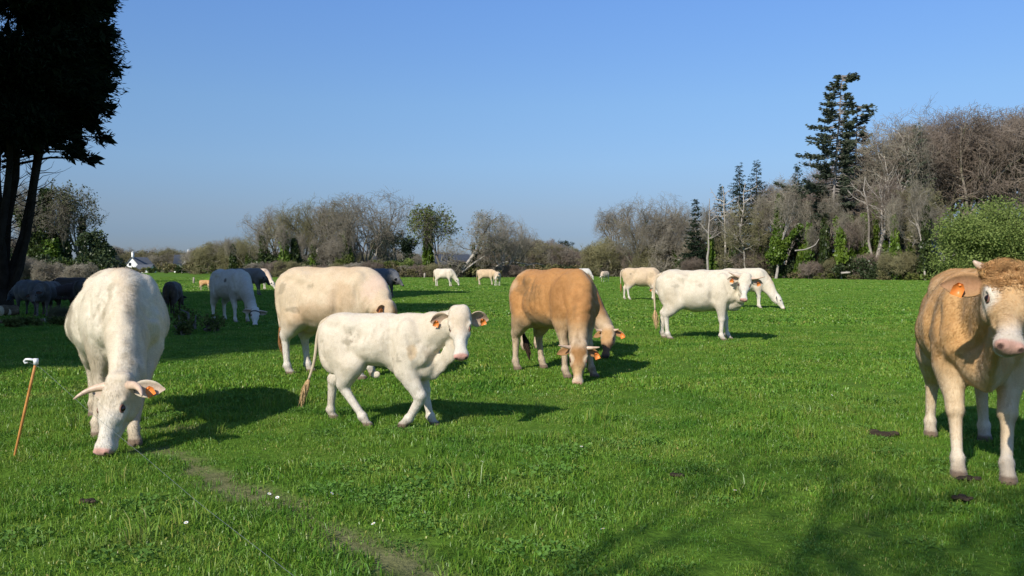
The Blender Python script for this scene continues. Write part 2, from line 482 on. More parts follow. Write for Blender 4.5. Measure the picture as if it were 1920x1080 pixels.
def grow_bare(seed, H=14.0, trunk_h=0.28, spread=0.55, stems=1, limbs=5, twig_levels=3, wander=0.16, droop=0.0, r0=0.30, dens=1.0, up=0.35, twig_r=0.016, lean=(0, 0)):
    """limbs (thick, joined tubes) and twigs (thin prisms) of a leafless tree"""
    rg = np.random.default_rng(seed)
    thick = MB(); tw0, tw1, ra, rb = [], [], [], []
    tips = []
    def branch(p, d, L, r, lvl):
        nseg = 5 if lvl < 2 else (4 if lvl == 2 else 3)
        path = [p]; dirs = [d]
        cur = np.array(p, float); dd = np.array(d, float)
        for i in range(nseg):
            dd = dd + rg.normal(size=3) * wander * (1 + 0.30 * lvl)
            dd[2] += (up * 0.30 if lvl < 3 else up * 0.15) - droop * 0.3 * (lvl > 2)
            dd = unit(dd)
            cur = cur + dd * L / nseg
            path.append(cur.copy()); dirs.append(dd.copy())
        tr = 0.45 if lvl < 2 else 0.35
        radii = [r * (1 - (1 - tr) * i / nseg) for i in range(nseg + 1)]
        if lvl <= 2:
            thick.tube(path, radii, 7 if lvl == 0 else (5 if lvl == 1 else 4), cap=False)
        else:
            for i in range(nseg):
                tw0.append(path[i]); tw1.append(path[i + 1]); ra.append(max(radii[i], twig_r)); rb.append(max(radii[i + 1], twig_r * 0.7))
        tips.append(path[-1])
        if lvl >= 2 + twig_levels: return
        n = (limbs, 7, 7, 5, 4, 3)[min(lvl, 5)]
        n = max(2, int(round(n * (dens if lvl >= 2 else 1))))
        for k in range(n):
            if lvl == 0: t = 0.62 + 0.38 * k / max(1, n - 1)
            else: t = 0.25 + 0.75 * (k + rg.uniform(0, 0.8)) / n
            t = min(t, 0.999)
            i = int(t * nseg); fr = t * nseg - i
            pp = path[i] + (path[i + 1] - path[i]) * fr
            pd = dirs[i + 1]
            perp = unit(np.cross(pd, rg.normal(size=3)))
            if lvl == 0:
                an2 = 2 * math.pi * (k + rg.uniform(-0.25, 0.25)) / n
                perp = vec(math.cos(an2), math.sin(an2), 0)
            ang = (spread * rg.uniform(0.55, 1.15)) if lvl == 0 else rg.uniform(0.45, 0.95)
            nd = unit(pd * math.cos(ang) + perp * math.sin(ang))
            LL = L * (rg.uniform(0.52, 0.74) if lvl > 0 else (0.0 + rg.uniform(0.85, 1.1)))
            if lvl == 0: LL = H * (1 - trunk_h) * rg.uniform(0.58, 0.80)
            elif lvl == 1: LL = L * rg.uniform(0.40, 0.62) * (1.12 - 0.45 * t)
            branch(pp, nd, LL, radii[i] * (0.66 if lvl < 2 else 0.6), lvl + 1)
    for s in range(stems):
        b = rg.normal(size=3) * vec(0.3, 0.3, 0) * (stems > 1)
        d = unit(vec(lean[0] + rg.normal() * 0.08 * stems, lean[1] + rg.normal() * 0.08 * stems, 1))
        branch(b + vec(0, 0, -0.1), d, H * trunk_h, r0 * (1 if stems == 1 else 0.75), 0)
    V, Q = prisms(tw0, tw1, ra, rb, 3)
    tm = thick.mesh('bare_limbs', True)
    cm = mesh_np('bare_twigs', V, Q)
    top = np.array(tips)
    # rein stray twigs in to a rounded crown
    zt = np.percentile(top[:, 2], 97); cz = zt * 0.60; rz_ = zt * 0.40
    rx_ = np.percentile(np.hypot(top[:, 0], top[:, 1]), 90)
    def rein(P):
        P = np.array(P, float)
        q = np.stack([P[:, 0] / rx_, P[:, 1] / rx_, np.where(P[:, 2] > cz, (P[:, 2] - cz) / rz_, (P[:, 2] - cz) / (rz_ * 1.5))], 1)
        rho = np.linalg.norm(q, axis=1) + 1e-9
        f_ = np.where(rho > 0.9, (0.9 + (rho - 0.9) * 0.50) / rho, 1.0)
        out = np.stack([P[:, 0] * f_, P[:, 1] * f_, cz + (P[:, 2] - cz) * f_], 1)
        low = P[:, 2] < cz * 0.5
        out[low] = P[low] * np.array([1, 1, 1]) * np.where(np.hypot(P[low, 0], P[low, 1]) > rx_, 0.85, 1.0)[:, None]
        return out
    for me_ in (tm, cm):
        co = np.zeros(len(me_.vertices) * 3, dtype=np.float32); me_.vertices.foreach_get('co', co)
        co = rein(co.reshape(-1, 3)).astype(np.float32); me_.vertices.foreach_set('co', co.ravel()); me_.update()
    top = rein(top)
    k = H / np.percentile(top[:, 2], 99.7)
    tm.transform(Matrix.Scale(k, 4)); cm.transform(Matrix.Scale(k, 4))
    return tm, cm, top * k, [np.array(v_) * k for v_ in (tw0, tw1)]

def leaf_mesh(name, P, L, W, rng, D=None):
    V, Q = leaf_quads(P, L, W, rng, D=D)
    return mesh_np(name, V, Q)

def ivy_points(path, radii, n, rng, lump=0.35):
    """leaves wrapped round a trunk line, in lumps"""
    P = np.asarray(path, float)
    t = rng.uniform(0, len(P) - 1.001, n); i = t.astype(int); f = (t - i)[:, None]
    c = P[i] * (1 - f) + P[i + 1] * f
    r = np.interp(t, np.arange(len(P)), radii)
    a = rng.uniform(0, 2 * math.pi, n)
    base = np.stack([np.cos(a), np.sin(a), np.zeros(n)], 1)
    lum = 0.55 + 0.9 * vnoise(np.stack([np.cos(a) * 2, np.sin(a) * 2, c[:, 2] * 0.9], 1), 1.0, 3)
    rr = r * lum * rng.uniform(0.75, 1.05, n)
    return c + base * rr[:, None] + rng.normal(size=(n, 3)) * 0.06

def clump_points(centers, radii, n, rng, shell=0.55, squash=0.75):
    """leaves spread through clumps, denser near the outside of each clump"""
    C = np.asarray(centers, float); Rr = np.asarray(radii, float)
    w = Rr ** 2; w = w / w.sum()
    k = rng.choice(len(C), n, p=w)
    d = rng.normal(size=(n, 3)); d /= np.linalg.norm(d, axis=1)[:, None]
    rad = Rr[k] * (shell + (1 - shell) * rng.random(n)) * (0.8 + 0.4 * vnoise(d * 2 + C[k], 1.7, 5))
    d[:, 2] *= squash
    return C[k] + d * rad[:, None]

def grow_spruce(seed, H=16.0, base=0.08, width=0.20, dens=1.0, droop=0.25, gap=0.0, leafL=0.55):
    rg = np.random.default_rng(seed)
    tr = MB(); tr.tube([(0, 0, -0.1), (0.03 * H * 0.1, 0, H * 0.5), (0, 0, H * 0.985)], [H * 0.014, H * 0.009, 0.015], 7)
    P, D, b0, b1, r0, r1 = [], [], [], [], [], []
    z = base * H
    a = 0.0
    while z < H * 0.985:
        t = (z / H - base) / (1 - base)
        a += 2.4 + rg.normal() * 0.35
        z += H * 0.0052 * rg.uniform(0.5, 1.6) * (1.15 - 0.4 * t)
        if rg.random() < gap: continue
        zz = z + rg.normal() * 0.16
        L = (H * width * (1 - t) ** 0.85 * (1 if t > 0.1 else 0.65 + t * 3.5) + 0.15) * rg.uniform(0.45, 1.18)
        h = vec(math.cos(a), math.sin(a), 0)
        dr = droop * rg.uniform(0.5, 1.6); prev = vec(0, 0, zz)
        n = max(2, int(L / 0.26 * dens))
        for i in range(1, n + 1):
            u = i / n
            p = vec(0, 0, zz) + h * L * u + vec(0, 0, -dr * L * u + dr * 0.8 * L * u ** 3)
            if i % 2 == 0 or i == n:
                b0.append(prev); b1.append(p); r0.append(0.026 * (1.15 - u)); r1.append(0.018 * (1.1 - u)); prev = p
            for s in (-1, 1):
                for _ in range(4):
                    sd = np.cross(h, vec(0, 0, 1)) * s
                    P.append(p + rg.normal(size=3) * vec(0.10, 0.10, 0.07)); D.append(unit(h * rg.uniform(0.1, 0.9) + sd * rg.uniform(0.1, 0.9) + vec(0, 0, rg.uniform(-0.75, 0.05))))
    P, D = np.array(P), np.array(D)
    sc = leafL * np.interp(P[:, 2] / H, [0, 1], [1, 0.5])
    V, Q = prisms(b0, b1, r0, r1, 3)
    tr.add(V, Q)
    return tr.mesh('spruce_trunk', True), leaf_mesh('spruce_needles', P, sc * rg.uniform(0.7, 1.3, len(P)), sc * 0.30, rg, D)

TW = {}       # prototypes
TW['round'] = grow_bare(1, 14, 0.20, 0.70, limbs=6, dens=0.72, r0=0.42, twig_r=0.015)
TW['fan'] = grow_bare(2, 14, 0.14, 0.62, stems=2, limbs=4, dens=0.70, r0=0.40, twig_r=0.015)
TW['tall'] = grow_bare(3, 16, 0.40, 0.42, limbs=5, dens=0.72, r0=0.30, up=0.5)
TW['open'] = grow_bare(4, 13, 0.30, 0.75, limbs=5, dens=0.70, wander=0.28, r0=0.36)
TW['beech'] = grow_bare(5, 20, 0.30, 0.50, limbs=6, dens=0.90, r0=0.42, up=0.45, twig_r=0.017)
TW['thicket'] = grow_bare(6, 5.5, 0.10, 0.85, stems=5, limbs=4, dens=0.85, r0=0.09, twig_r=0.013, up=0.3)
TW['scrub'] = grow_bare(7, 4.0, 0.10, 1.05, stems=4, limbs=4, dens=0.85, r0=0.07, twig_r=0.012, wander=0.25, up=0.25)

TREE_H = {'round': 14, 'fan': 14, 'tall': 16, 'open': 13, 'beech': 20, 'thicket': 5.5, 'scrub': 4.0}
def bare_tree(kind, x, y, H, rz, label, group=None, bark_m='bark', twig_m='twig', wide=1.0, name='bare_tree', cat='tree'):
    tm, cm, tips, tw = TW[kind]
    k = H / TREE_H[kind]
    root = empty(name, (x, y, 0), rz)
    root.scale = (k * wide, k * wide, k)
    tag(root, label, cat, group)
    key = (kind, bark_m, twig_m)
    if key not in TW:
        a, b = tm.copy(), cm.copy()
        a.materials.clear(); b.materials.clear()
        a.materials.append(M[bark_m]); b.materials.append(M[twig_m])
        TW[key] = (a, b)
    a, b = TW[key]
    obj('trunk', a, None, root); obj('crown', b, None, root)
    return root

def add_ivy(root, path, radii, n, seed, mat='ivy', size=0.26, name='ivy'):
    rg = np.random.default_rng(seed)
    P = ivy_points(path, radii, n, rg)
    s = size * rg.uniform(0.7, 1.4, n)
    sx = root.scale[0]; sz = root.scale[2]
    P = P / np.array([sx, sx, sz])
    return obj(name, leaf_mesh('ivy_leaves', P, s / sx, s * 0.8 / sx, rg), M[mat], root)

def add_buds(root, kind, n, seed, mat, size=0.22, lo=0.0, wide=1.0):
    """first small leaves at the twig ends"""
    rg = np.random.default_rng(seed)
    tips = TW[kind][2]
    T = tips[tips[:, 2] > lo]
    k = rg.integers(0, len(T), n)
    P = T[k] + rg.normal(size=(n, 3)) * 0.22
    s = size * rg.uniform(0.6, 1.3, n)
    return obj('leaves', leaf_mesh('bud_leaves', P, s, s * 0.7, rg), M[mat], root)

def bush(name, label, x, y, w, d, h, n, mat, seed, size=0.22, lumps=16, low=0.15, group=None, cat='bush', stems=True, squash=0.8):
    rg = np.random.default_rng(seed)
    C, Rr = [], []
    for _ in range(lumps):
        a = rg.uniform(0, 6.283); q = math.sqrt(rg.random()) * 0.75
        zz = h * (low + (0.78 - low) * rg.random() ** 0.8) * (1 - 0.35 * q * q)
        C.append((math.cos(a) * q * w / 2, math.sin(a) * q * d / 2, zz)); Rr.append(rg.uniform(0.16, 0.30) * min(w, h * 1.1))
    P = clump_points(C, Rr, n, rg, 0.45, squash)
    P = P[P[:, 2] > 0.02]
    P[:, 2] = np.minimum(P[:, 2], h * rg.uniform(0.93, 1.0, len(P)))
    s = size * rg.uniform(0.6, 1.4, len(P))
    root = empty(name, (x, y, 0), rg.uniform(0, 0.5))
    tag(root, label, cat, group)
    obj('crown', leaf_mesh('bush_leaves', P, s, s * 0.62, rg), M[mat], root)
    if stems:
        mb = MB()
        for c in C[:10]:
            b = vec(rg.normal() * 0.12 * w * 0.5, rg.normal() * 0.12 * d * 0.5, -0.1)
            mid = (b + np.array(c)) / 2 + rg.normal(size=3) * 0.15
            mb.tube([b, mid, c], [0.035 + 0.01 * h, 0.03 + 0.004 * h, 0.015], 5, cap=False)
        obj('trunk', mb.mesh('bush_stems', True), M['bark'], root)
    return root
# ------------------------------------------------------------------ pasture
def trod(P):
    """how bare the ground is, 0..1: the trodden strip along the fence wire and a few scuffed places"""
    P = np.asarray(P, float)
    line = [ground(a, b) for a, b in ((300, 838), (350, 862), (420, 902), (520, 945), (640, 1000), (720, 1040), (830, 1090), (1000, 1180))]
    m = np.zeros(len(P))
    for a, b in zip(line[:-1], line[1:]):
        a = np.array(a[:2]); b = np.array(b[:2]); ab = b - a
        t = np.clip(((P[:, :2] - a) @ ab) / (ab @ ab), 0, 1)
        d = np.linalg.norm(P[:, :2] - a - t[:, None] * ab, axis=1)
        m = np.maximum(m, 1 - np.clip(d / 0.28, 0, 1))
    P3 = np.concatenate([P[:, :2], np.zeros((len(P), 1))], 1)
    n = fbm(P3, 2.3, 4); n2 = fbm(P3, 6.0, 8)
    m = np.clip((m * 1.25 + (n - 0.5) * 1.6 + (n2 - 0.5) * 1.1 - 0.42) * 1.3, 0, 0.8) * (m > 0)
    for (px, py, r) in ((275, 842, 0.35), (330, 800, 0.30), (60, 603, 1.6), (20, 600, 1.8), (110, 600, 1.3)):
        g = ground(px, py)
        d = np.linalg.norm(P[:, :2] - np.array(g[:2]), axis=1)
        m = np.maximum(m, np.clip((1 - d / r) * 1.3 + (n - 0.5) * 1.5, 0, 1) * (d < r))
    return m
def height(P):
    P3 = np.concatenate([np.asarray(P)[:, :2], np.zeros((len(P), 1))], 1)
    near = 1 / (1 + (np.linalg.norm(P3, axis=1) / 60) ** 2)
    return ((fbm(P3, 0.35, 2) - 0.5) * 0.06 + (fbm(P3, 1.7, 6) - 0.5) * 0.035) * near - 0.008 - 0.02 * trod(P3)

xs = np.sinh(np.linspace(-8.2, 8.2, 330)) * 1.2
xs = np.unique(np.concatenate([xs, np.linspace(-5, 5, 170)]))
ys = np.concatenate([-np.geomspace(300, 2, 14), np.linspace(-1, 12, 170), np.geomspace(12.1, 4500, 130)])
GX, GY = np.meshgrid(xs, ys, indexing='ij')
GP = np.stack([GX.ravel(), GY.ravel(), np.zeros(GX.size)], 1)
GP[:, 2] = height(GP)
ni, nj = len(xs), len(ys)
ii, jj = np.meshgrid(np.arange(ni - 1), np.arange(nj - 1), indexing='ij')
a = (ii * nj + jj).ravel()
gm = mesh_np('pasture', GP, np.stack([a, a + nj, a + nj + 1, a + 1], 1), None, True)
mk = trod(GP)
set_col(gm, np.stack([mk, mk, mk], 1))
tag(obj('pasture_ground', gm, M['turf']), kind='structure')

def far_hill(name, x0, x1, y, h, seed, d=260):
    rg = np.random.default_rng(seed)
    u = np.linspace(-1, 1, 60); v = np.linspace(0, 1, 16)
    U, Vv = np.meshgrid(u, v, indexing='ij')
    prof = np.cos(U * math.pi / 2) ** 0.8 * (0.75 + 0.25 * np.sin(U * 5 + seed))
    Z = prof * h * np.sin(np.minimum(Vv * 1.2, 1) * math.pi / 2) - 1.0
    X = x0 + (U + 1) / 2 * (x1 - x0); Y = y + Vv * d
    P = np.stack([X.ravel(), Y.ravel(), Z.ravel()], 1)
    P = np.vstack([P, P * [1, 0, 1] + [0, y + d * 1.3, 0]])[:len(P)]
    i, j = np.meshgrid(np.arange(59), np.arange(15), indexing='ij'); a = (i * 16 + j).ravel()
    tag(obj(name, mesh_np(name, P, np.stack([a, a + 16, a + 17, a + 1], 1), None, True), M['hill']), kind='structure')
far_hill('hill', 20, 260, 620, 15, 1)
far_hill('hill', -420, 60, 760, 10, 4)

# ---- grass: tufts of real blades, one object; thick close by and coarser further out
def tuft(nb, rad, hmin, hmax, w, seed, lean=0.5, dry=0.04):
    rg = np.random.default_rng(seed)
    V, T, C = [], [], []
    r = rad * np.sqrt(rg.random(nb)); a = rg.uniform(0, 6.283, nb)
    bx, by = r * np.cos(a), r * np.sin(a)
    for i in range(nb):
        h = rg.uniform(hmin, hmax) * (1.1 - 0.45 * r[i] / rad)
        la = rg.uniform(0, 6.283); ln = abs(rg.normal()) * lean * h
        lx, ly = math.cos(la) * ln, math.sin(la) * ln
        fa = rg.uniform(0, 6.283); ww = w * rg.uniform(0.6, 1.3) / 2
        dx, dy = math.cos(fa) * ww, math.sin(fa) * ww
        k = len(V)
        V += [(bx[i] - dx, by[i] - dy, -0.012), (bx[i] + dx, by[i] + dy, -0.012),
              (bx[i] - dx * 0.8 + lx * 0.35, by[i] - dy * 0.8 + ly * 0.35, h * 0.6), (bx[i] + dx * 0.8 + lx * 0.35, by[i] + dy * 0.8 + ly * 0.35, h * 0.6),
              (bx[i] + lx, by[i] + ly, h * (1 - 0.25 * min(1, ln / h)))]
        T += [(k, k + 1, k + 3), (k, k + 3, k + 2), (k + 2, k + 3, k + 4)]
        g = rg.uniform(0.75, 1.25)
        c = (g * 2.1, g * 1.25, g * 2.2) if rg.random() < dry else (g * rg.uniform(0.85, 1.2), g, g * rg.uniform(0.8, 1.2))
        C += [c] * 5
    me = mesh_np('grass_tuft', np.array(V), None, np.array(T))
    set_col(me, np.array(C))
    me.materials.append(M['grass'])
    return bpy.data.objects.new('grass_tuft', me)       # only ever drawn through the grass object
tufts = [tuft(95, 0.15, 0.015, 0.048, 0.0046, 1, 1.0, 0.07), tuft(95, 0.16, 0.02, 0.058, 0.0050, 2, 1.2, 0.06), tuft(80, 0.12, 0.03, 0.095, 0.0050, 3, 0.9), tuft(80, 0.17, 0.012, 0.032, 0.0075, 4, 1.2, 0.14),
         tuft(130, 0.30, 0.02, 0.055, 0.011, 5, 1.1, 0.06), tuft(110, 0.28, 0.025, 0.075, 0.012, 6, 0.9, 0.06),
         tuft(130, 0.70, 0.02, 0.060, 0.032, 7, 1.0, 0.05), tuft(110, 0.60, 0.03, 0.085, 0.034, 8, 0.9, 0.05),
         tuft(150, 1.7, 0.03, 0.07, 0.080, 9, 0.9)]
def clover(n, rad, seed):
    rg = np.random.default_rng(seed); r = rad * np.sqrt(rg.random(n)); a = rg.uniform(0, 6.283, n)
    P = np.stack([r * np.cos(a), r * np.sin(a), rg.uniform(0.008, 0.035, n)], 1)
    D = np.stack([np.cos(a * 7), np.sin(a * 7), rg.uniform(-0.2, 0.35, n)], 1)
    V, Q = leaf_quads(P, rg.uniform(0.012, 0.028, n), rg.uniform(0.010, 0.020, n), rg, D=D)
    me = mesh_np('clover_patch', V, Q); me.materials.append(M['clover'])
    return bpy.data.objects.new('clover_patch', me)
tufts += [clover(130, 0.15, 10), tuft(60, 0.09, 0.06, 0.17, 0.0052, 11, 0.6, 0.10)]
rg = np.random.default_rng(5)
gp, gs, gr, gi = [], [], [], []
def sow(y0, y1, dens, kinds, probs, smin, smax, side=1.2):
    n = int(dens * (y1 - y0) * (0.62 * (y0 + y1) + 2 * side))
    y = np.sqrt(rg.uniform(y0 ** 2, y1 ** 2, n))
    x = rg.uniform(-1, 1, n) * (0.62 * y + side)
    P = np.stack([x, y, np.zeros(n)], 1)
    m = trod(P) if y0 < 30 else np.zeros(n)
    keep = rg.random(n) > m * 0.80
    P, m = P[keep], m[keep]; n = len(P)
    P[:, 2] = height(P)
    pat = fbm(P, 0.9, 9); pat2 = fbm(P, 2.6, 17)
    s = rg.uniform(smin, smax, n) * (1 - 0.45 * m) * np.clip(0.25 + 1.5 * pat, 0.4, 1.8) * np.clip(0.5 + 1.0 * pat2, 0.5, 1.5)
    gp.append(P); gs.append(s); gr.append(rg.uniform(0, 6.283, n)); gi.append(rg.choice(kinds, n, p=probs))
sow(3.2, 10, 70, [0, 1, 2, 3, 9, 10], [0.35, 0.27, 0.10, 0.235, 0.03, 0.015], 0.75, 1.25)
sow(10, 22, 20, [4, 5], [0.72, 0.28], 0.7, 1.2, 2)
sow(22, 55, 4.6, [6, 7], [0.75, 0.25], 0.7, 1.2, 3)
sow(55, 140, 0.7, [8], [1.0], 0.7, 1.2, 4)
gp = np.concatenate(gp); gs = np.concatenate(gs); gr = np.concatenate(gr); gi = np.concatenate(gi)
pm = bpy.data.meshes.new('grass_points')
pm.vertices.add(len(gp)); pm.vertices.foreach_set('co', gp.astype(np.float32).ravel())
for nm, arr, ty in (('scl', gs, 'FLOAT'), ('rot', gr, 'FLOAT'), ('idx', gi, 'INT')):
    at = pm.attributes.new(nm, ty, 'POINT'); at.data.foreach_set('value', arr.astype(np.float32 if ty == 'FLOAT' else np.int32))
grass = obj('grass', pm)
tag(grass, kind='stuff')
def scatter(o, protos):
    ng = bpy.data.node_groups.new('scatter', 'GeometryNodeTree')
    ng.interface.new_socket('Geometry', in_out='INPUT', socket_type='NodeSocketGeometry')
    ng.interface.new_socket('Geometry', in_out='OUTPUT', socket_type='NodeSocketGeometry')
    nn = ng.nodes; L = ng.links
    gi_, go_ = nn.new('NodeGroupInput'), nn.new('NodeGroupOutput')
    iop = nn.new('GeometryNodeInstanceOnPoints'); iop.inputs['Pick Instance'].default_value = True
    join = nn.new('GeometryNodeJoinGeometry')
    for p in reversed(protos):
        oi = nn.new('GeometryNodeObjectInfo'); oi.inputs['Object'].default_value = p; oi.inputs['As Instance'].default_value = True
        L.new(oi.outputs['Geometry'], join.inputs[0])
    def attr(n, t):
        a = nn.new('GeometryNodeInputNamedAttribute'); a.data_type = t; a.inputs['Name'].default_value = n
        return [s for s in a.outputs if s.enabled][0]
    cx = nn.new('ShaderNodeCombineXYZ'); L.new(attr('rot', 'FLOAT'), cx.inputs['Z'])
    er = nn.new('FunctionNodeEulerToRotation'); L.new(cx.outputs[0], er.inputs[0])
    cs = nn.new('ShaderNodeCombineXYZ'); sa = attr('scl', 'FLOAT')
    for k in 'XYZ': L.new(sa, cs.inputs[k])
    L.new(gi_.outputs[0], iop.inputs['Points']); L.new(join.outputs[0], iop.inputs['Instance'])
    L.new(attr('idx', 'INT'), iop.inputs['Instance Index'])
    L.new(er.outputs[0], iop.inputs['Rotation']); L.new(cs.outputs[0], iop.inputs['Scale'])
    L.new(iop.outputs[0], go_.inputs[0])
    o.modifiers.new('scatter', 'NODES').node_group = ng
scatter(grass, tufts)

# ------------------------------------------------------------------ dark cypresses at the left
def cypress_meshes(seed):
    rg = np.random.default_rng(seed)
    st = MB(); tw = [[], [], [], []]
    stems = [((0.9, 0.2), 15.0, 0.15), ((0.35, -0.3), 16.5, 0.18), ((-0.4, 0.3), 17.0, 0.2), ((1.9, 0.1), 12.5, 0.11), ((-1.6, -0.5), 15.0, 0.2), ((0.1, 1.5), 15, 0.18), ((1.35, -0.9), 12, 0.12), ((-0.9, 1.2), 14, 0.14), ((2.3, -0.2), 12, 0.085), ((1.6, 0.9), 13, 0.09)]
    stl = []
    for (tx, ty), H, r in stems:
        path = [vec(tx * 0.10, ty * 0.10, -0.2)]
        for k in range(1, 10):
            u = k / 9
            path.append(vec(tx * (u ** 0.55) * 1.25 + rg.normal() * 0.10, ty * (u ** 0.55) * 1.25 + rg.normal() * 0.10, H * u))
        rr = [r * (1.35 - 1.2 * k / 9) + 0.02 for k in range(10)]
        st.tube(path, rr, 8, cap=False); stl.append(path)
        for _ in range(26):     # dead side twigs below the crown
            z = rg.uniform(2.0, 8.5); k = min(8, int(z / H * 9)); p = path[k] + (path[k + 1] - path[k]) * (z / H * 9 - k)
            an = rg.uniform(0, 6.283); d = vec(math.cos(an), math.sin(an), rg.uniform(0.0, 0.7)); L = rg.uniform(0.4, 1.6)
            q = p
            for j in range(4):
                q2 = q + d * L / 4 + rg.normal(size=3) * 0.05 + vec(0, 0, 0.03 * j)
                tw[0].append(q); tw[1].append(q2); tw[2].append(0.022 - 0.005 * j); tw[3].append(0.018 - 0.0045 * j); q = q2
    st.tube([(-0.15, 0, -0.3), (-0.05, 0, 0.5), (0.0, 0, 1.4)], [0.75, 0.62, 0.5], 12)
    V, Q = prisms(*tw, 3); st.add(V, Q)
    C, Rr = [], []
    for _ in range(330):
        z = rg.uniform(6.6, 18.5); t = (z - 6.0) / 12.5
        rad = 4.05 * min(1, 0.60 + 1.1 * t) * (1 - max(0, t - 0.65) ** 1.5 * 2.2)
        an = rg.uniform(0, 6.283); q = rad * (0.55 + 0.45 * rg.random())
        C.append((math.cos(an) * q, math.sin(an) * q, z - 0.10 * q)); Rr.append(rg.uniform(0.8, 1.35))
    # the lower boughs that hang out to the right
    for (x, y, z, r) in ((3.75, -0.3, 7.7, 0.8), (3.2, 0.4, 7.3, 0.9), (4.15, 0.0, 7.6, 0.45), (2.9, 0.0, 6.5, 0.7), (3.3, -0.5, 5.9, 0.55), (3.7, -0.2, 5.7, 0.38), (2.7, 0.5, 6.1, 0.6), (3.9, 0.3, 6.6, 0.5), (2.4, 0, 6.9, 0.8), (2.0, -1, 6.5, 0.7), (1.0, -1, 7.0, 0.9), (0, -1.5, 7.0, 0.9)):
        C.append((x, y, z)); Rr.append(r)
    n = 270000
    P = clump_points(C, Rr, n, rg, 0.30, 0.62)
    core = clump_points(C, [r * 0.62 for r in Rr], 34000, rg, 0.2, 0.6)
    P = np.concatenate([P, core]); n0_ = n; n = len(P)
    D = np.stack([P[:, 0], P[:, 1], np.zeros(n)], 1); D /= np.linalg.norm(D, axis=1)[:, None] + 1e-6
    D = D * 0.8 + rg.normal(size=(n, 3)) * 0.55 + np.array([0, 0, -0.1])
    s = rg.uniform(0.12, 0.26, n); s[n0_:] *= 2.2
    for c, r in list(zip(C, Rr))[-12:]:
        st.tube([(0.3, 0, c[2] - 0.3), (c[0] * 0.6, c[1] * 0.6, c[2] + 0.05), c], [0.06, 0.045, 0.015], 5, cap=False)
    return st.mesh('cypress_stems', True), leaf_mesh('cypress_sprays', P, s * 1.15, s * np.where(np.arange(n) < n0_, 0.24, 0.5), rg, D)
cst, clf = cypress_meshes(9)
cst.materials.append(M['bark_dark']); clf.materials.append(M['cypress'])
def cypress(x, y, rz, k, label, group=None):
    root = empty('cypress_tree', (x, y, 0), rz, k)
    tag(root, label, 'tree', group)
    obj('trunk', cst, None, root); obj('crown', clf, None, root)
cypress(-19.95, 33.0, 0.0, 1.0, 'tall dark cypress with several bare stems at the left edge')
for x, y, rz, k in ((-23.4, 22.5, 1.2, 1.02), (-19.2, 12.6, 2.1, 1.0), (-17.8, 4.0, 4.0, 0.96), (-28.5, 25.0, 5.2, 1.05), (-26.5, 14.0, 0.6, 1.05), (-27.5, 36.5, 3.0, 1.0), (-25.5, 5.0, 1.9, 1.0)):
    cypress(x, y, rz, k, 'tall dark cypress of the grove standing left of the picture', 'cypress grove left of the pasture')

# ------------------------------------------------------------------ trees and hedges round the field
def ivy_col(root, h0, h1, r, n, seed, mat='ivy', off=(0, 0), lean=(0, 0), size=0.26):
    path = [(off[0] + lean[0] * u, off[1] + lean[1] * u, h0 + (h1 - h0) * u) for u in np.linspace(0, 1, 8)]
    add_ivy(root, path, [r * (1.15 - 0.75 * u) for u in np.linspace(0, 1, 8)], n, seed, mat, size)
def tree_at(px, Y, top, kind, label, rz=0.0, wide=1.0, group=None, **kw):
    return bare_tree(kind, (px - 960) / F * Y, Y, z_at(top, Y), rz, label, group, wide=wide, **kw)
X_ = lambda px, Y: (px - 960) / F * Y

# far left
t = tree_at(82, 90, 340, 'tall', 'ivy smothered tree beyond the dark cypress stems', 0.4)
for k, (ox, oy, lx, h0, h1, r, n) in enumerate(((0, 0, 0.3, 0, 9.8, 1.05, 5200), (-0.4, 0, -2.2, 3.0, 8.0, 0.5, 1500), (0.5, 0, 1.9, 3.5, 8.2, 0.5, 1500), (0.2, -0.3, 0.6, 0, 4.5, 1.5, 2600))):
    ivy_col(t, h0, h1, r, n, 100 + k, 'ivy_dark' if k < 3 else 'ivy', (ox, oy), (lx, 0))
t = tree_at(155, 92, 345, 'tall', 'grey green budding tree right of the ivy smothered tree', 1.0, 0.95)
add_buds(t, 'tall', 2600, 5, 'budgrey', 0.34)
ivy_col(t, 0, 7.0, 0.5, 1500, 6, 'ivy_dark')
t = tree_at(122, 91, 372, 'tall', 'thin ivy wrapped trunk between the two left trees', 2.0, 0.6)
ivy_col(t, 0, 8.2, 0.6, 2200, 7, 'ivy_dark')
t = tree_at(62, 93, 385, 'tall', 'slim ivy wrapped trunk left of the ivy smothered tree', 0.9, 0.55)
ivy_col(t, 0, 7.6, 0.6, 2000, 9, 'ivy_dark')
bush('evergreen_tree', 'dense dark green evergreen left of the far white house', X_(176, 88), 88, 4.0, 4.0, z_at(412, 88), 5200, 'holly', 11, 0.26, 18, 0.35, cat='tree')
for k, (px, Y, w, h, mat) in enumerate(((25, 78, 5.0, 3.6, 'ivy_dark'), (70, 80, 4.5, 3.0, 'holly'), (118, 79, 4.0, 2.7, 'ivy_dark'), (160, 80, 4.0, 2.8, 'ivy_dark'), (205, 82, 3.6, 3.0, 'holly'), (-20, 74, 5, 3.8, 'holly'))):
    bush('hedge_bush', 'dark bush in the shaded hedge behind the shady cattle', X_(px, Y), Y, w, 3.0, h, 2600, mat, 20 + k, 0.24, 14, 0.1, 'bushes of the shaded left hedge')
for k, (px, Y, top) in enumerate(((100, 76, 488), (45, 77, 480), (150, 76, 492), (190, 95, 470), (60, 100, 450), (10, 95, 440))):
    tree_at(px, Y, top, 'thicket' if k % 2 else 'scrub', 'bare grey scrub in the shaded hedge at left', k, group='bare scrub of the left hedge', name='bare_bush', cat='bush')
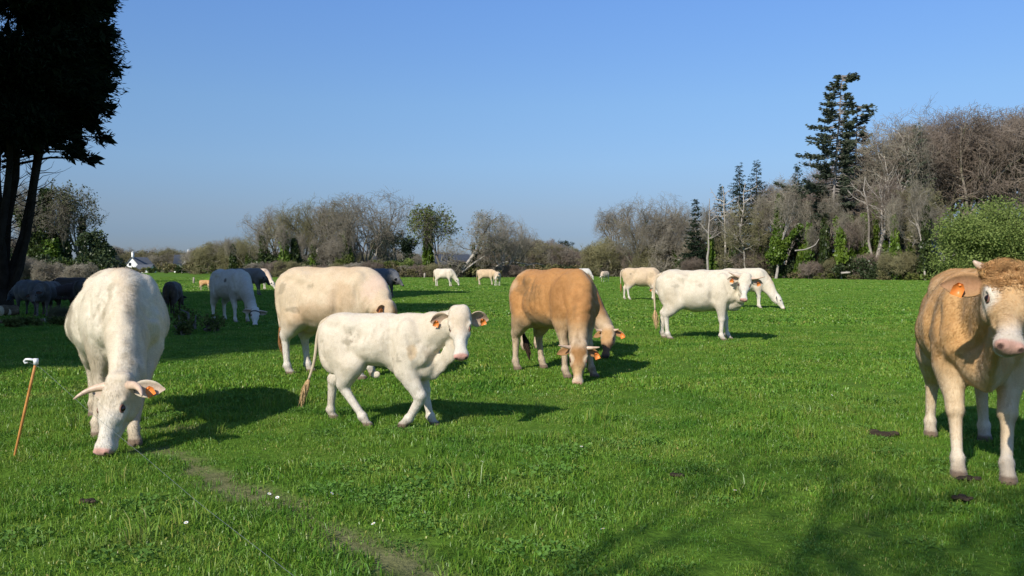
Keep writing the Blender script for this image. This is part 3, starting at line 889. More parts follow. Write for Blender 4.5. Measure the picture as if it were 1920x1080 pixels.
# far hedge and trees beyond the left of the field
for k, (px, Y, top) in enumerate(((222, 330, 462), (255, 335, 470), (300, 340, 460), (318, 330, 466), (338, 320, 474), (362, 300, 472), (385, 280, 462), (240, 325, 474), (283, 322, 475), (205, 320, 470), (350, 330, 478), (400, 270, 468))):
    tree_at(px, Y, top, ('thicket', 'scrub', 'round')[k % 3] if k not in (2,) else 'round', 'small bare tree in the far hedge by the white house', k * 1.3, 1.3, group='bare trees of the far left hedge', twig_m=('twig', 'twig_olive')[k % 2])
bush('pine_tree', 'small round dark pine behind the far white house', X_(272, 345), 345, 11, 8, z_at(464, 345), 1500, 'pine', 31, 1.0, 10, 0.3, cat='tree')
bush('blossom_bush', 'pale blossoming bush in the far hedge', X_(360, 260), 260, 8, 5, z_at(484, 260), 1500, 'blossom', 32, 0.55, 12, 0.15)
for k, px in enumerate(range(208, 480, 17)):
    Y = 300 - (px - 208) * 0.42
    bush('hedge_bush', 'low brown bush of the far hedge at left', X_(px, Y), Y, 6.5, 3, z_at((489 + (k % 3) * 3) if not 225 < px < 300 else 501, Y), 700, ('bramble', 'bramble', 'ivy_dark')[k % 3], 40 + k, 0.5, 8, 0.1, 'bushes of the far left hedge', stems=False)
# middle left trees
mid = [(400, 200, 455, 'thicket', 'twig_olive'), (432, 195, 444, 'round', 'twig'), (466, 185, 440, 'fan', 'twig_olive'), (415, 205, 447, 'fan', 'twig'), (448, 190, 452, 'thicket', 'twig_olive')]
for k, (px, Y, top, kind, tm) in enumerate(mid):
    t = tree_at(px, Y, top, kind, 'low bare tree in the hedge behind the shaded cattle', k * 0.9, 1.05, group='low bare trees left of the tall ones', twig_m=tm)
    if k % 2 == 0: ivy_col(t, 0, 4.5, 0.7, 600, 130 + k, 'ivy', size=0.35)
t = tree_at(516, 165, 388, 'round', 'grey bare tree, leftmost of the tall trees behind the big cream cow', 0.3, 1.0)
ivy_col(t, 0, 5.0, 0.8, 900, 141, 'ivy_dark', (-1.5, 0), size=0.35)
t = tree_at(556, 160, 392, 'fan', 'olive tinged bare tree second from left behind the big cream cow', 1.2, 0.9, twig_m='twig_olive')
ivy_col(t, 0, 6.0, 0.9, 1100, 142, 'ivy_dark', size=0.35)
t = tree_at(603, 162, 366, 'round', 'brown grey bare tree with dense twigs behind the big cream cow', 2.2, 0.95, twig_m='twig_olive')
ivy_col(t, 0, 4.0, 0.6, 700, 143, 'ivy', (3.0, 0), size=0.35)
t = tree_at(626, 170, 380, 'tall', 'thin bare tree between the two tallest behind the big cream cow', 0.9, 1.0)
t = tree_at(684, 152, 355, 'fan', 'broad bare tree with the tallest dome shaped crown behind the big cream cow', 3.6, 1.15)
t = tree_at(735, 158, 405, 'open', 'slim dark trunk beside the dome shaped tree', 0.5, 0.7)
t = tree_at(640, 150, 440, 'thicket', 'ivy covered stump tree below the dome shaped crown', 0.2, 0.8)
ivy_col(t, 0, 7.2, 0.9, 1700, 144, 'ivy', size=0.34); 
for k, (px, Y, top, mat, w) in enumerate(((500, 150, 470, 'ivy_dark', 4), (540, 152, 462, 'holly', 4), (575, 150, 480, 'ivy_dark', 5), (655, 146, 474, 'bud', 5), (700, 142, 488, 'bud', 6), (735, 143, 484, 'bud', 6), (765, 145, 482, 'spring', 5), (790, 150, 488, 'bud', 5), (610, 148, 484, 'holly', 5), (480, 160, 478, 'ivy_dark', 4))):
    bush('hedge_bush', 'green bush in the hedge under the tall bare trees', X_(px, Y), Y, w, 3.5, z_at(top, Y), 1500, mat, 60 + k, 0.34, 12, 0.12, 'green bushes of the middle hedge')
for k, px in enumerate(range(470, 980, 15)):
    Y = 139 + (k * 7 % 5)
    if k % 2: tree_at(px, Y, 486 + (k * 5 % 12), 'scrub' if k % 4 == 1 else 'thicket', 'bare brown scrub along the foot of the middle hedge', k * 1.1, 1.2, group='bare scrub of the middle hedge', name='bare_bush', cat='bush', twig_m=('twig_red', 'twig', 'twig_olive')[k % 3])
    else: bush('bramble_bush', 'low dry brown bramble along the edge of the field', X_(px, Y - 2), Y - 2, 4.5, 2.5, 1.5 + (k % 5) * 0.25, 650, 'bramble', 300 + k, 0.28, 9, 0.05, 'brambles along the field edge', stems=False)
for k, (px, Y, top, r, n, lab) in enumerate(((497, 149, 446, 0.75, 1500, 'ivy covered trunk, leftmost under the tall bare trees'), (534, 148, 436, 0.85, 1700, 'ivy covered trunk under the leftmost grey bare tree'), (557, 149, 452, 0.9, 1500, 'squat ivy covered trunk under the olive tinged tree'),
                                     (588, 149, 462, 0.7, 1100, 'low ivy covered trunk below the dense twigged tree'), (437, 178, 462, 0.8, 1000, 'ivy covered trunk behind the shaded white cow'), (652, 148, 428, 0.8, 1500, 'ivy covered trunk left of the dome shaped tree'))):
    t = tree_at(px, Y, top - 18, 'tall', lab, k * 1.7, 0.6)
    ivy_col(t, 0.2, z_at(top, Y), r, n, 700 + k, 'ivy' if k % 2 else 'ivy_dark', (0, 0), ((k % 3 - 1) * 0.5, 0), 0.34)
# backing woods far behind the middle, seen through the gaps
for k, px in enumerate(range(395, 1150, 24)):
    Y = 250 + (k * 37 % 50)
    tree_at(px, Y, 466 + (k * 11 % 16), ('thicket', 'round', 'scrub')[k % 3], 'bare tree of the distant hedge seen through the gaps', k * 0.7, 1.5, group='bare trees of the distant hedge', twig_m=('twig', 'twig_red', 'twig_olive')[k % 3])
for k, px in enumerate(range(470, 1000, 30)):
    Y = 235
    bush('hedge_bush', 'dark green bush of the distant hedge', X_(px, Y), Y, 8, 4, z_at(484 + (k * 5 % 9), Y), 700, ('holly', 'ivy_dark', 'bramble')[k % 3], 340 + k, 0.55, 9, 0.08, 'bushes of the distant hedge', stems=False)
# round pine with the house, then the three trees right of it
def pine(px, Y, top, w, label, seed, lo=0.42, n=5200):
    H = z_at(top, Y); rg = np.random.default_rng(seed)
    root = empty('pine_tree', (X_(px, Y), Y, 0)); tag(root, label, 'tree')
    C, Rr = [], []
    for _ in range(34):
        a = rg.uniform(0, 6.283); q = math.sqrt(rg.random()); zz = H * (lo + (0.93 - lo) * rg.random())
        e = math.sqrt(max(0.05, 1 - ((zz / H - (lo + 0.2)) / (0.98 - lo - 0.2)) ** 2)) if zz / H > lo + 0.2 else 0.85
        C.append((math.cos(a) * q * w * 0.5 * e, math.sin(a) * q * w * 0.5 * e, zz)); Rr.append(w * rg.uniform(0.10, 0.17))
    P = clump_points(C, Rr, n, rg, 0.4, 0.8); s = rg.uniform(0.35, 0.75, n) * w / 10
    obj('crown', leaf_mesh('pine_needles', P, s, s * 0.4, rg), M['pine'], root)
    mb = MB(); mb.tube([(0, 0, -0.1), (0.2, 0, H * 0.4), (0, 0, H * 0.8)], [0.3, 0.25, 0.1], 7)
    for c in C[:12]: mb.tube([(0.1, 0, c[2] * 0.75), c], [0.09, 0.03], 5, cap=False)
    obj('trunk', mb.mesh('pine_trunk', True), M['bark'], root)
pine(738, 225, 430, 11.5, 'broad dark pine behind the two white chimneys', 71)
pine(1061, 225, 445, 5.5, 'small dark pine poking above the brown thicket', 72, 0.3, 2200)
t = tree_at(826, 142, 384, 'tall', 'green leafed tree with a bare brown trunk in the gap', 0.7, 1.12)
add_buds(t, 'tall', 2400, 8, 'bud', 0.42)
t = tree_at(803, 145, 415, 'tall', 'thick ivy column left of the green leafed tree', 1.4, 0.45)
ivy_col(t, 0, z_at(418, 145), 0.85, 2600, 151, 'ivy', size=0.34)
t = tree_at(888, 140, 397, 'open', 'bare tree with broken pale top right of the green leafed tree', 2.6, 0.95)
ivy_col(t, 0.5, 5.5, 0.45, 500, 152, 'ivy_dark', size=0.3); add_buds(t, 'open', 500, 9, 'budgrey', 0.34)
t = tree_at(938, 143, 396, 'fan', 'pale many stemmed bare tree at the right end of the middle group', 0.6, 0.75, bark_m='bark_pale')
t = tree_at(965, 150, 425, 'round', 'low grey bare tree leaning right beside the pale many stemmed one', 1.9, 0.95)
# brown thicket between the middle trees and the wood
for k in range(26):
    px = 950 + k * 8.2; Y = 178 + (k * 13 % 26)
    top = np.interp(px, [950, 985, 1030, 1060, 1100, 1150], [452, 446, 452, 466, 470, 462]) + (k * 7 % 9)
    tree_at(px, Y, top, ('thicket', 'scrub')[k % 2], 'dense brown leafless bush of the thicket behind the brown cows', k * 0.77, 1.25, group='thicket behind the brown cows', name='bare_bush', cat='bush', twig_m=('twig_red', 'twig', 'twig_olive')[k % 3])
    if k % 2 == 0: bush('bramble_bush', 'low dark bramble at the foot of the brown thicket', X_(px, Y - 8), Y - 8, 6, 3, 2.6, 600, 'bramble' if k % 4 else 'holly', 370 + k, 0.45, 9, 0.05, 'brambles at the foot of the thicket', stems=False)

# the wood on the right
YW = lambda px: float(np.interp(px, [1140, 1300, 1500, 1700, 1950, 2200], [158, 138, 122, 106, 96, 92]))
t = tree_at(1166, 160, 388, 'tall', 'faint slender bare tree at the left end of the wood', 0.2, 1.1)
t = tree_at(1212, 150, 364, 'round', 'rounded bare grey tree standing highest at the left end of the wood', 1.1, 0.95)
t = tree_at(1248, 148, 384, 'fan', 'bare grey tree right of the rounded one at the end of the wood', 2.1, 0.9)
t = tree_at(1190, 148, 405, 'fan', 'bare tree leaning left at the end of the wood', 0.9, 0.9)
def spruce(px, Y, top, label, seed, width=0.2, base=0.08, gap=0.0, bark_m='bark', mat='spruce', leafL=0.55, droop=0.25):
    a, b = grow_spruce(seed, z_at(top, Y), base, width, 1.0, droop, gap, leafL)
    root = empty('spruce_tree', (X_(px, Y), Y, 0)); tag(root, label, 'tree')
    obj('trunk', a, M[bark_m], root); obj('crown', b, M[mat], root)
spruce(1304, 140, 372, 'dark slim spruce, leftmost conifer in the wood', 81, 0.17, 0.2, 0.15)
spruce(1352, 141, 346, 'dark ragged spruce behind the pale dead tree', 82, 0.16, 0.15, 0.2)
spruce(1385, 140, 306, 'pointed dark spruce, left of the matching pair', 83, 0.20, 0.2)
spruce(1417, 141, 299, 'pointed dark spruce, right of the matching pair', 84, 0.22, 0.15)
spruce(1494, 132, 304, 'small spruce top left of the giant fir', 85, 0.15, 0.2, 0.15)
spruce(1716, 116, 232, 'broad brownish spruce among the bare beeches', 86, 0.20, 0.15, 0.1, mat='fir')
spruce(1532, 128, 372, 'dark spruce half hidden left of the giant fir', 861, 0.22, 0.1, 0.1)
spruce(1668, 126, 330, 'dark spruce behind the pale dead tree with level limbs', 862, 0.2, 0.1, 0.15)
spruce(1748, 128, 300, 'dark spruce among the beeches above the green bush', 863, 0.2, 0.1, 0.15, mat='fir')
for k, (px, top, h1, r, lab) in enumerate(((1338, 420, 6.5, 0.55, 'ivy clad stem below the pale straight dead trunk'), (1376, 430, 7.0, 0.6, 'ivy clad stem below the pointed spruces'), (1428, 400, 8.0, 0.5, 'ivy clad stem just left of the bright ivy tree'),
                              (1500, 410, 7.5, 0.55, 'ivy clad stem under the small spruce'), (1545, 395, 8.5, 0.6, 'ivy clad stem directly before the giant fir'), (1578, 430, 6.5, 0.6, 'short ivy clad stem right of the fir trunk'),
                              (1680, 400, 8.0, 0.5, 'ivy clad stem in the dark wood left of the green bush'), (1735, 370, 9.0, 0.5, 'ivy clad stem rising over the left of the green bush'))):
    Y = YW(px) + 1.0
    t = tree_at(px, Y, top - 40, 'tall', lab, k * 0.8, 0.5, bark_m='bark_pale' if k % 2 else 'bark')
    ivy_col(t, 0.4 + (k % 3), h1, r, 1500, 880 + k, ('ivy', 'ivy_dark', 'ivy')[k % 3], (0, 0), ((k % 3 - 1) * 0.6, 0), 0.3)
def dead_tree(px, Y, top, kind, rz, wide, label):
    root = bare_tree(kind, X_(px, Y), Y, z_at(top, Y), rz, label, wide=wide, bark_m='bark_pale', twig_m='bark_pale', name='dead_tree')
    return root
def snag(px, Y, top, label, seed, lean=0.0, nb=9, r=0.22, spread=1.0):
    """a dead pale trunk with a few broken crooked limbs"""
    rg = np.random.default_rng(seed); H = z_at(top, Y)
    mb = MB(); path = [vec(0, 0, -0.1)]
    for k in range(1, 9): path.append(vec(lean * (k / 8) ** 1.5 + rg.normal() * 0.10, rg.normal() * 0.1, H * k / 8))
    mb.tube(path, [r * (1.05 - 0.85 * k / 8) for k in range(9)], 7, cap=False)
    for k in range(nb):
        u = rg.uniform(0.38, 0.95); i = int(u * 8); p = path[i] + (path[min(8, i + 1)] - path[i]) * (u * 8 - i)
        a = rg.choice([0, math.pi]) + rg.normal() * 0.8; L = rg.uniform(1.2, 3.4) * (1.2 - u * 0.5) * spread
        d = vec(math.cos(a), math.sin(a), rg.uniform(0.0, 0.6)); br = [p]
        for j in range(1, 6): br.append(br[-1] + d * L / 5 + rg.normal(size=3) * 0.12 + vec(0, 0, 0.05 * j * L / 2.5))
        mb.tube(br, [0.085 * (1.1 - j / 6) for j in range(6)], 5, cap=False)
        for j in (2, 3, 4):
            e = br[j] + unit(d + rg.normal(size=3) * 0.7) * rg.uniform(0.4, 1.2)
            mb.tube([br[j], (br[j] + e) / 2 + rg.normal(size=3) * 0.07, e], [0.04, 0.03, 0.012], 4, cap=False)
    root = empty('dead_tree', (X_(px, Y), Y, 0)); tag(root, label, 'tree')
    obj('trunk', mb.mesh('dead_trunk', True), M['bark_pale'], root)
    return root
snag(1327, 134, 372, 'pale straight dead trunk, leftmost of the ghostly trees', 91, 0.3, 8)
snag(1362, 135, 348, 'bleached crooked dead tree before the ragged spruce', 92, -0.6, 12)
snag(1386, 134, 342, 'bleached forked dead top under the pointed spruces', 93, 0.8, 9)
snag(1398, 128, 415, 'crooked grey dead tree left of the bright ivy tree', 94, -1.0, 14, 0.16, 1.2)
t = tree_at(1455, 123, 345, 'tall', 'tree with bright yellow green ivy in the middle of the wood', 2.4, 0.8, bark_m='bark_pale')
for k, (ox, lx, h0, h1, r, n) in enumerate(((0.0, -0.6, 2.2, 12.0, 0.75, 4200), (-0.2, -3.4, 3.5, 7.6, 0.55, 1400), (0, -0.4, 3.0, 7.0, 1.2, 2200))):
    ivy_col(t, h0, h1, r, n, 160 + k, 'ivy', (ox, 0), (lx, 0), 0.3)
snag(1632, 118, 332, 'bare curved dead trunk leaning left beside the giant fir', 95, -0.9, 3, 0.24)
snag(1668, 117, 365, 'pale dead tree with long level limbs right of the curved trunk', 96, 0.4, 9, 0.16, 1.7)
# the giant fir and its neighbour, limb by limb
def giant_fir(px, Y, top, label, seed, limbs, lean=0.0, r=0.33, bare=0.0):
    rg = np.random.default_rng(seed); H = z_at(top, Y)
    mb = MB(); path = [vec(lean * (k / 10) + rg.normal() * 0.06, 0, H * k / 10 - 0.1) for k in range(11)]
    mb.tube(path, [r * (1.05 - 0.95 * k / 10) for k in range(11)], 9, cap=False)
    P, D = [], []
    for (py, lx, rx) in limbs:
        z0 = z_at(py, Y)
        for sgn, ext in ((-1, lx), (1, rx)):
            L0 = ext / F * Y * 1.32
            if L0 < 0.2: continue
            for rep in range(5):
                L = L0 * (1.0 if rep == 0 else rg.uniform(0.5, 0.95))
                an = (0 if rep == 0 else rg.uniform(-1.1, 1.1))
                h = vec(sgn * math.cos(an), math.sin(an), 0); z = z0 + rg.normal() * 0.25
                u0 = min(0.999, z / H); ii = int(u0 * 10); base = path[ii] + (path[min(10, ii + 1)] - path[ii]) * (u0 * 10 - ii); 
                br = [base]
                for j in range(1, 7):
                    u = j / 6
                    br.append(base + h * L * u + vec(0, 0, (-0.16 * u + 0.20 * u ** 3) * L + rg.normal() * 0.05))
                mb.tube(br, [0.075 * (1.1 - j / 6) + 0.01 for j in range(7)], 4, cap=False)
                nn = int(9 * L + 5)
                for _ in range(nn):
                    u = rg.uniform(0.22, 1.0) ** 0.8; q = u * 6; j = min(5, int(q)); p = br[j] + (br[j + 1] - br[j]) * (q - j)
                    sd = np.cross(h, vec(0, 0, 1)) * rg.choice([-1, 1])
                    off = sd * rg.uniform(0, 0.5) * L * 0.35 * (1.1 - u)
                    for _k in range(3):
                        P.append(p + off + vec(0, 0, rg.normal() * 0.13)); D.append(unit(h * 0.7 + sd * rg.uniform(-0.6, 0.8) + vec(0, 0, rg.uniform(-0.35, 0.35))))
    P, D = np.array(P), np.array(D); s = rg.uniform(0.28, 0.62, len(P))
    root = empty('fir_tree', (X_(px, Y), Y, 0)); tag(root, label, 'tree')
    obj('trunk', mb.mesh('fir_trunk', True), M['bark_fir'], root)
    obj('crown', leaf_mesh('fir_needles', P, s, s * 0.36, rg, D), M['fir'], root)
    return root
gf = giant_fir(1553, 122, 140, 'giant ragged fir towering over the wood', 97,
          [(142, 8, 22), (150, 14, 14), (163, 20, 6), (180, 22, 16), (192, 26, 18), (208, 26, 16), (222, 28, 20), (238, 44, 18), (250, 30, 22), (264, 42, 26), (280, 26, 24), (292, 56, 30), (304, 44, 24), (318, 26, 34), (330, 30, 30), (344, 84, 20), (352, 70, 30), (362, 36, 24), (384, 34, 34), (402, 46, 32), (420, 30, 36), (440, 46, 30), (460, 34, 34)], 1.75)
ivy_col(gf, 0.3, 4.5, 0.7, 1200, 170, 'ivy', size=0.3)
giant_fir(1597, 128, 198, 'second ragged fir close against the right of the giant one', 98,
          [(198, 10, 22), (210, 6, 26), (226, 4, 14), (240, 16, 10), (252, 22, 20), (266, 26, 18), (280, 24, 26), (294, 26, 28), (308, 30, 36), (322, 26, 42), (336, 30, 38), (352, 30, 30), (370, 34, 34), (390, 34, 40), (412, 30, 36), (436, 30, 30)], 0.6, 0.27)
for k, (px, Y, top, h0, h1, r, n, lab) in enumerate(((1591, 118, 405, 1.0, 8.5, 0.7, 2000, 'leafy ivy column close right of the giant fir'), (1620, 119, 400, 2.5, 9.0, 0.75, 1800, 'leafy ivy column under the curved dead trunk'),
                                        (1516, 120, 420, 0.5, 7.5, 0.5, 1200, 'thin ivy column left of the giant fir'), (1640, 120, 345, 2.0, 12.5, 0.5, 1800, 'tall ivy strip on a pale trunk right of the giant fir'),
                                        (1707, 112, 440, 2.0, 6.0, 0.3, 500, 'narrow ivy strip at the left of the big green bush'), (1660, 118, 455, 0.5, 5.0, 0.5, 800, 'small ivy clump in the dark undergrowth'))):
    t = tree_at(px, Y, top, 'tall', lab, k, 0.55, bark_m='bark_pale' if k % 2 else 'bark')
    ivy_col(t, h0, h1, r, n, 180 + k, 'ivy', size=0.3)
t = tree_at(1642, 119, 222, 'tall', 'pale bare tree with fine twigs right of the second fir', 3.0, 0.85, bark_m='bark_pale')
for k, (px, Y, top, kind, lab) in enumerate(((1690, 126, 232, 'beech', 'reddish bare beech at the left of the beech row'), (1752, 124, 222, 'beech', 'reddish bare beech behind the left of the green bush'), (1808, 122, 200, 'beech', 'reddish bare beech over the middle of the green bush'),
                                       (1868, 124, 196, 'beech', 'reddish bare beech over the bull at the right'), (1930, 122, 196, 'beech', 'reddish bare beech at the right edge of the picture'))):
    tree_at(px, Y, top, kind, lab, k * 1.7, 0.95, twig_m='twig_red')
for k, (px, top) in enumerate(((1720, 250), (1780, 230), (1840, 215), (1900, 208), (1960, 215), (1990, 200), (2040, 220), (2100, 230), (1660, 268), (1600, 300), (1540, 330), (1470, 330), (1440, 340), (1340, 385), (1290, 395), (1500, 345), (1570, 350), (1625, 300))):
    tree_at(px, YW(px) + 42 + (k % 3) * 8, top, ('beech', 'round', 'tall')[k % 3], 'bare tree in the back rows of the wood', k * 1.3, 1.0, group='bare trees in the back rows of the wood', twig_m=('twig_red', 'twig', 'twig')[k % 3])
for k, (px, top) in enumerate(((1270, 430), (1300, 440), (1340, 425), (1380, 430), (1420, 380), (1470, 400), (1495, 420), (1530, 400), (1575, 410), (1610, 400), (1650, 400), (1690, 390), (1735, 380), (1770, 345), (1480, 375), (1430, 420), (1550, 440), (1680, 330), (1635, 370), (1600, 440))):
    t = tree_at(px, YW(px) + 2 + (k % 4) * 5, top, ('tall', 'open', 'tall')[k % 3], 'slender bare understorey tree inside the wood', k * 1.9, 0.9, group='understorey trees of the wood', twig_m=('twig', 'twig_olive', 'twig_red')[k % 3], bark_m=('bark', 'bark_pale')[k % 2])
    if k % 2 == 0: ivy_col(t, 0.3, 4.5 + (k * 3 % 5), 0.45, 900, 800 + k, ('ivy', 'ivy_dark')[(k // 2) % 2], (0, 0), ((k % 3 - 1) * 0.6, 0), 0.3)
# undergrowth of the wood: dark evergreens, olive and grey scrub
for k in range(26):
    px = 1285 + k * 27; Y = YW(px) + 14 + (k * 7 % 11)
    bush('evergreen_bush', 'dark evergreen bush filling the inside of the wood', X_(px, Y), Y, 7.0, 4.0, z_at(452 - (k * 17 % 45) - (px > 1480) * 12, Y), 1900, ('holly', 'holly', 'ivy_dark')[k % 3], 400 + k, 0.36, 14, 0.06, 'dark evergreens inside the wood', stems=False)
for k in range(24):
    if k > 6 and k % 2: continue
    px = 1140 + k * 27; Y = YW(px) + (k * 5 % 7) - 1
    tree_at(px, Y, (468, 482, 494, 474, 488)[k % 5] - (22 if px < 1290 else 0), ('thicket', 'scrub')[k % 2], 'tangled bare scrub along the edge of the wood', k * 1.1, 1.0, group='bare scrub along the wood', name='bare_bush', cat='bush', twig_m=('twig_olive', 'twig', 'twig_red', 'twig_olive')[k % 4])
for k in range(20):
    px = 1290 + k * 24.5; Y = YW(px) + 1.5 + (k * 3 % 4)
    bush('evergreen_bush', 'low dark green bush along the edge of the wood', X_(px, Y), Y, 4.6, 3.0, z_at((478, 492, 470, 486)[k % 4], Y), 1300, ('holly', 'ivy_dark', 'holly', 'holly')[k % 4], 440 + k, 0.28, 10, 0.08, 'low evergreens along the wood', stems=False)
for k in range(11):
    px = 1145 + k * 57; Y = YW(px) - 2.0
    bush('bramble_bush', 'low dry bramble where the grass meets the wood', X_(px, Y), Y, 3.4, 1.6, 0.75 + (k * 3 % 4) * 0.22, 420, ('bramble', 'weed', 'bramble')[k % 3], 470 + k, 0.22, 8, 0.05, 'brambles at the foot of the wood', stems=False)
# the big bright green bush
bush('spring_bush', 'big rounded bush in fresh green leaf behind the bull', X_(1852, 94), 94, 12.5, 9, z_at(346, 94), 46000, 'spring', 90, 0.22, 60, 0.08, squash=0.62)
bush('spring_bush', 'lower fresh green bush at the right edge behind the bull', X_(1960, 92), 92, 8, 6, z_at(378, 92), 14000, 'spring', 96, 0.22, 26, 0.1, squash=0.62)
# ------------------------------------------------------------------ cattle

class Field:
    """signed distance field on a grid, filled with smoothly blended muscles and bones"""
    def __init__(self, lo, hi, h):
        self.lo = np.array(lo, float); self.h = h
        self.n = np.ceil((np.array(hi) - self.lo) / h).astype(int) + 1
        self.d = np.full(self.n, 0.3, dtype=np.float32)
        self.ax = [self.lo[k] + np.arange(self.n[k]) * h for k in range(3)]
    def block(self, lo, hi):
        s = []
        for k in range(3):
            a = max(0, int(math.floor((lo[k] - self.lo[k]) / self.h)))
            b = min(self.n[k], int(math.ceil((hi[k] - self.lo[k]) / self.h)) + 1)
            if b <= a: return None, None
            s.append(slice(a, b))
        X, Y, Z = np.meshgrid(self.ax[0][s[0]], self.ax[1][s[1]], self.ax[2][s[2]], indexing='ij')
        return tuple(s), np.stack([X, Y, Z], -1)
    def put(self, sl, d, k, sub=False):
        a = self.d[sl]
        if sub:
            d = -d
            h = np.clip(0.5 - 0.5 * (a - d) / k, 0, 1)
            self.d[sl] = a + (d - a) * h + k * h * (1 - h)
        else:
            h = np.clip(0.5 + 0.5 * (a - d) / k, 0, 1)
            self.d[sl] = a + (d - a) * h - k * h * (1 - h)
    def ell(self, c, r, k=0.06, rot=None, sub=False):
        c = np.array(c, float); r = np.array(r, float)
        m = max(r) if rot is not None else r
        sl, P = self.block(c - m - k - 2 * self.h, c + m + k + 2 * self.h)
        if sl is None: return
        p = P - c
        if rot is not None: p = p @ np.array(rot)          # columns of rot are the ellipsoid's axes
        k0 = np.sqrt(((p / r) ** 2).sum(-1)); k1 = np.sqrt(((p / (r * r)) ** 2).sum(-1)) + 1e-9
        self.put(sl, k0 * (k0 - 1.0) / k1, k, sub)
    def cap(self, a, b, ra, rb, k=0.05, side=None, sy=1.0, sub=False):
        a = np.array(a, float); b = np.array(b, float)
        m = max(ra, rb) * max(1, sy) + k + 2 * self.h
        sl, P = self.block(np.minimum(a, b) - m, np.maximum(a, b) + m)
        if sl is None: return
        ab = b - a
        p = P - a
        t = np.clip((p @ ab) / (ab @ ab), 0, 1)
        q = p - t[..., None] * ab
        if side is not None and sy != 1.0:
            sd = unit(side)
            qs = q @ sd
            q2 = (q * q).sum(-1) - qs * qs
            ln = np.sqrt(np.maximum(q2, 0) + (qs / sy) ** 2)
            d = (ln - (ra + (rb - ra) * t)) * min(1.0, 0.5 + 0.5 * sy)
        else:
            d = np.sqrt((q * q).sum(-1)) - (ra + (rb - ra) * t)
        self.put(sl, d, k, sub)
    def sample(self, p):
        g = (np.asarray(p) - self.lo) / self.h
        i = np.clip(np.floor(g).astype(int), 0, self.n - 2); f = g - i
        v = 0
        for dx in (0, 1):
            for dy in (0, 1):
                for dz in (0, 1):
                    w = (f[0] if dx else 1 - f[0]) * (f[1] if dy else 1 - f[1]) * (f[2] if dz else 1 - f[2])
                    v += w * self.d[i[0] + dx, i[1] + dy, i[2] + dz]
        return v
    def march(self, p, d, lim=0.5):
        """from inside outwards to the skin"""
        p = np.array(p, float); d = unit(d); s = 0
        while s < lim and self.sample(p + d * s) < 0: s += self.h * 0.25
        return p + d * s
    def surface(self):
        d = self.d; n = self.n
        ins = d < 0
        c = np.zeros(n - 1, dtype=np.int8)
        for dx in (0, 1):
            for dy in (0, 1):
                for dz in (0, 1):
                    c += ins[dx:n[0] - 1 + dx, dy:n[1] - 1 + dy, dz:n[2] - 1 + dz]
        I = np.argwhere((c > 0) & (c < 8))
        idx = np.full(n - 1, -1, dtype=np.int64); idx[tuple(I.T)] = np.arange(len(I))
        S = np.zeros((len(I), 3)); W = np.zeros(len(I))
        corners = [(x, y, z) for x in (0, 1) for y in (0, 1) for z in (0, 1)]
        for a in corners:
            for ax in range(3):
                if a[ax]: continue
                b = list(a); b[ax] = 1
                va = d[tuple((I + a).T)]; vb = d[tuple((I + b).T)]
                m = (va < 0) != (vb < 0)
                t = np.where(m, va / np.where(va == vb, 1, va - vb), 0)
                pt = np.array(a, float)[None, :] + t[:, None] * (np.array(b) - np.array(a))[None, :]
                S[m] += pt[m]; W[m] += 1
        V = self.lo + (I + S / W[:, None]) * self.h
        Q = []
        for ax in range(3):
            u, w = (ax + 1) % 3, (ax + 2) % 3
            sl0 = [slice(1, None)] * 3; sl1 = [slice(1, None)] * 3
            sl0[ax] = slice(0, -1); sl1[ax] = slice(1, None)
            A = ins[tuple(sl0)]; B = ins[tuple(sl1)]
            E = np.argwhere(A != B)
            flip = A[tuple(E.T)]
            base = E.copy(); base[:, u] += 1; base[:, w] += 1
            ok = (base[:, u] < n[u] - 1) & (base[:, w] < n[w] - 1) & (base[:, ax] < n[ax] - 1)
            base = base[ok]; flip = flip[ok]
            def cell(du, dw):
                e = base.copy(); e[:, u] += du; e[:, w] += dw
                return idx[tuple(e.T)]
            q = np.stack([cell(-1, -1), cell(0, -1), cell(0, 0), cell(-1, 0)], 1)
            q[~flip] = q[~flip][:, ::-1]
            Q.append(q)
        Q = np.concatenate(Q)
        Q = Q[(Q >= 0).all(1)]
        for it, lam in ((0, 0.5), (1, -0.42), (2, 0.45)):
            A = np.zeros_like(V); cnt = np.zeros(len(V))
            for j in range(4):
                i0, i1 = Q[:, j], Q[:, (j + 1) % 4]
                for k in range(3):
                    A[:, k] += np.bincount(i0, V[i1, k], len(V)) + np.bincount(i1, V[i0, k], len(V))
                cnt += np.bincount(i0, minlength=len(V)) + np.bincount(i1, minlength=len(V))
            V = V + lam * (A / np.maximum(cnt, 1)[:, None] - V)
        return V, Q

def head_frame(poll, nose, zref):
    f = unit(nose)
    u = np.array(zref, float); u = unit(u - f * (u @ f))
    s = np.cross(u, f)          # the animal's left
    return np.array(poll, float), f, u, s

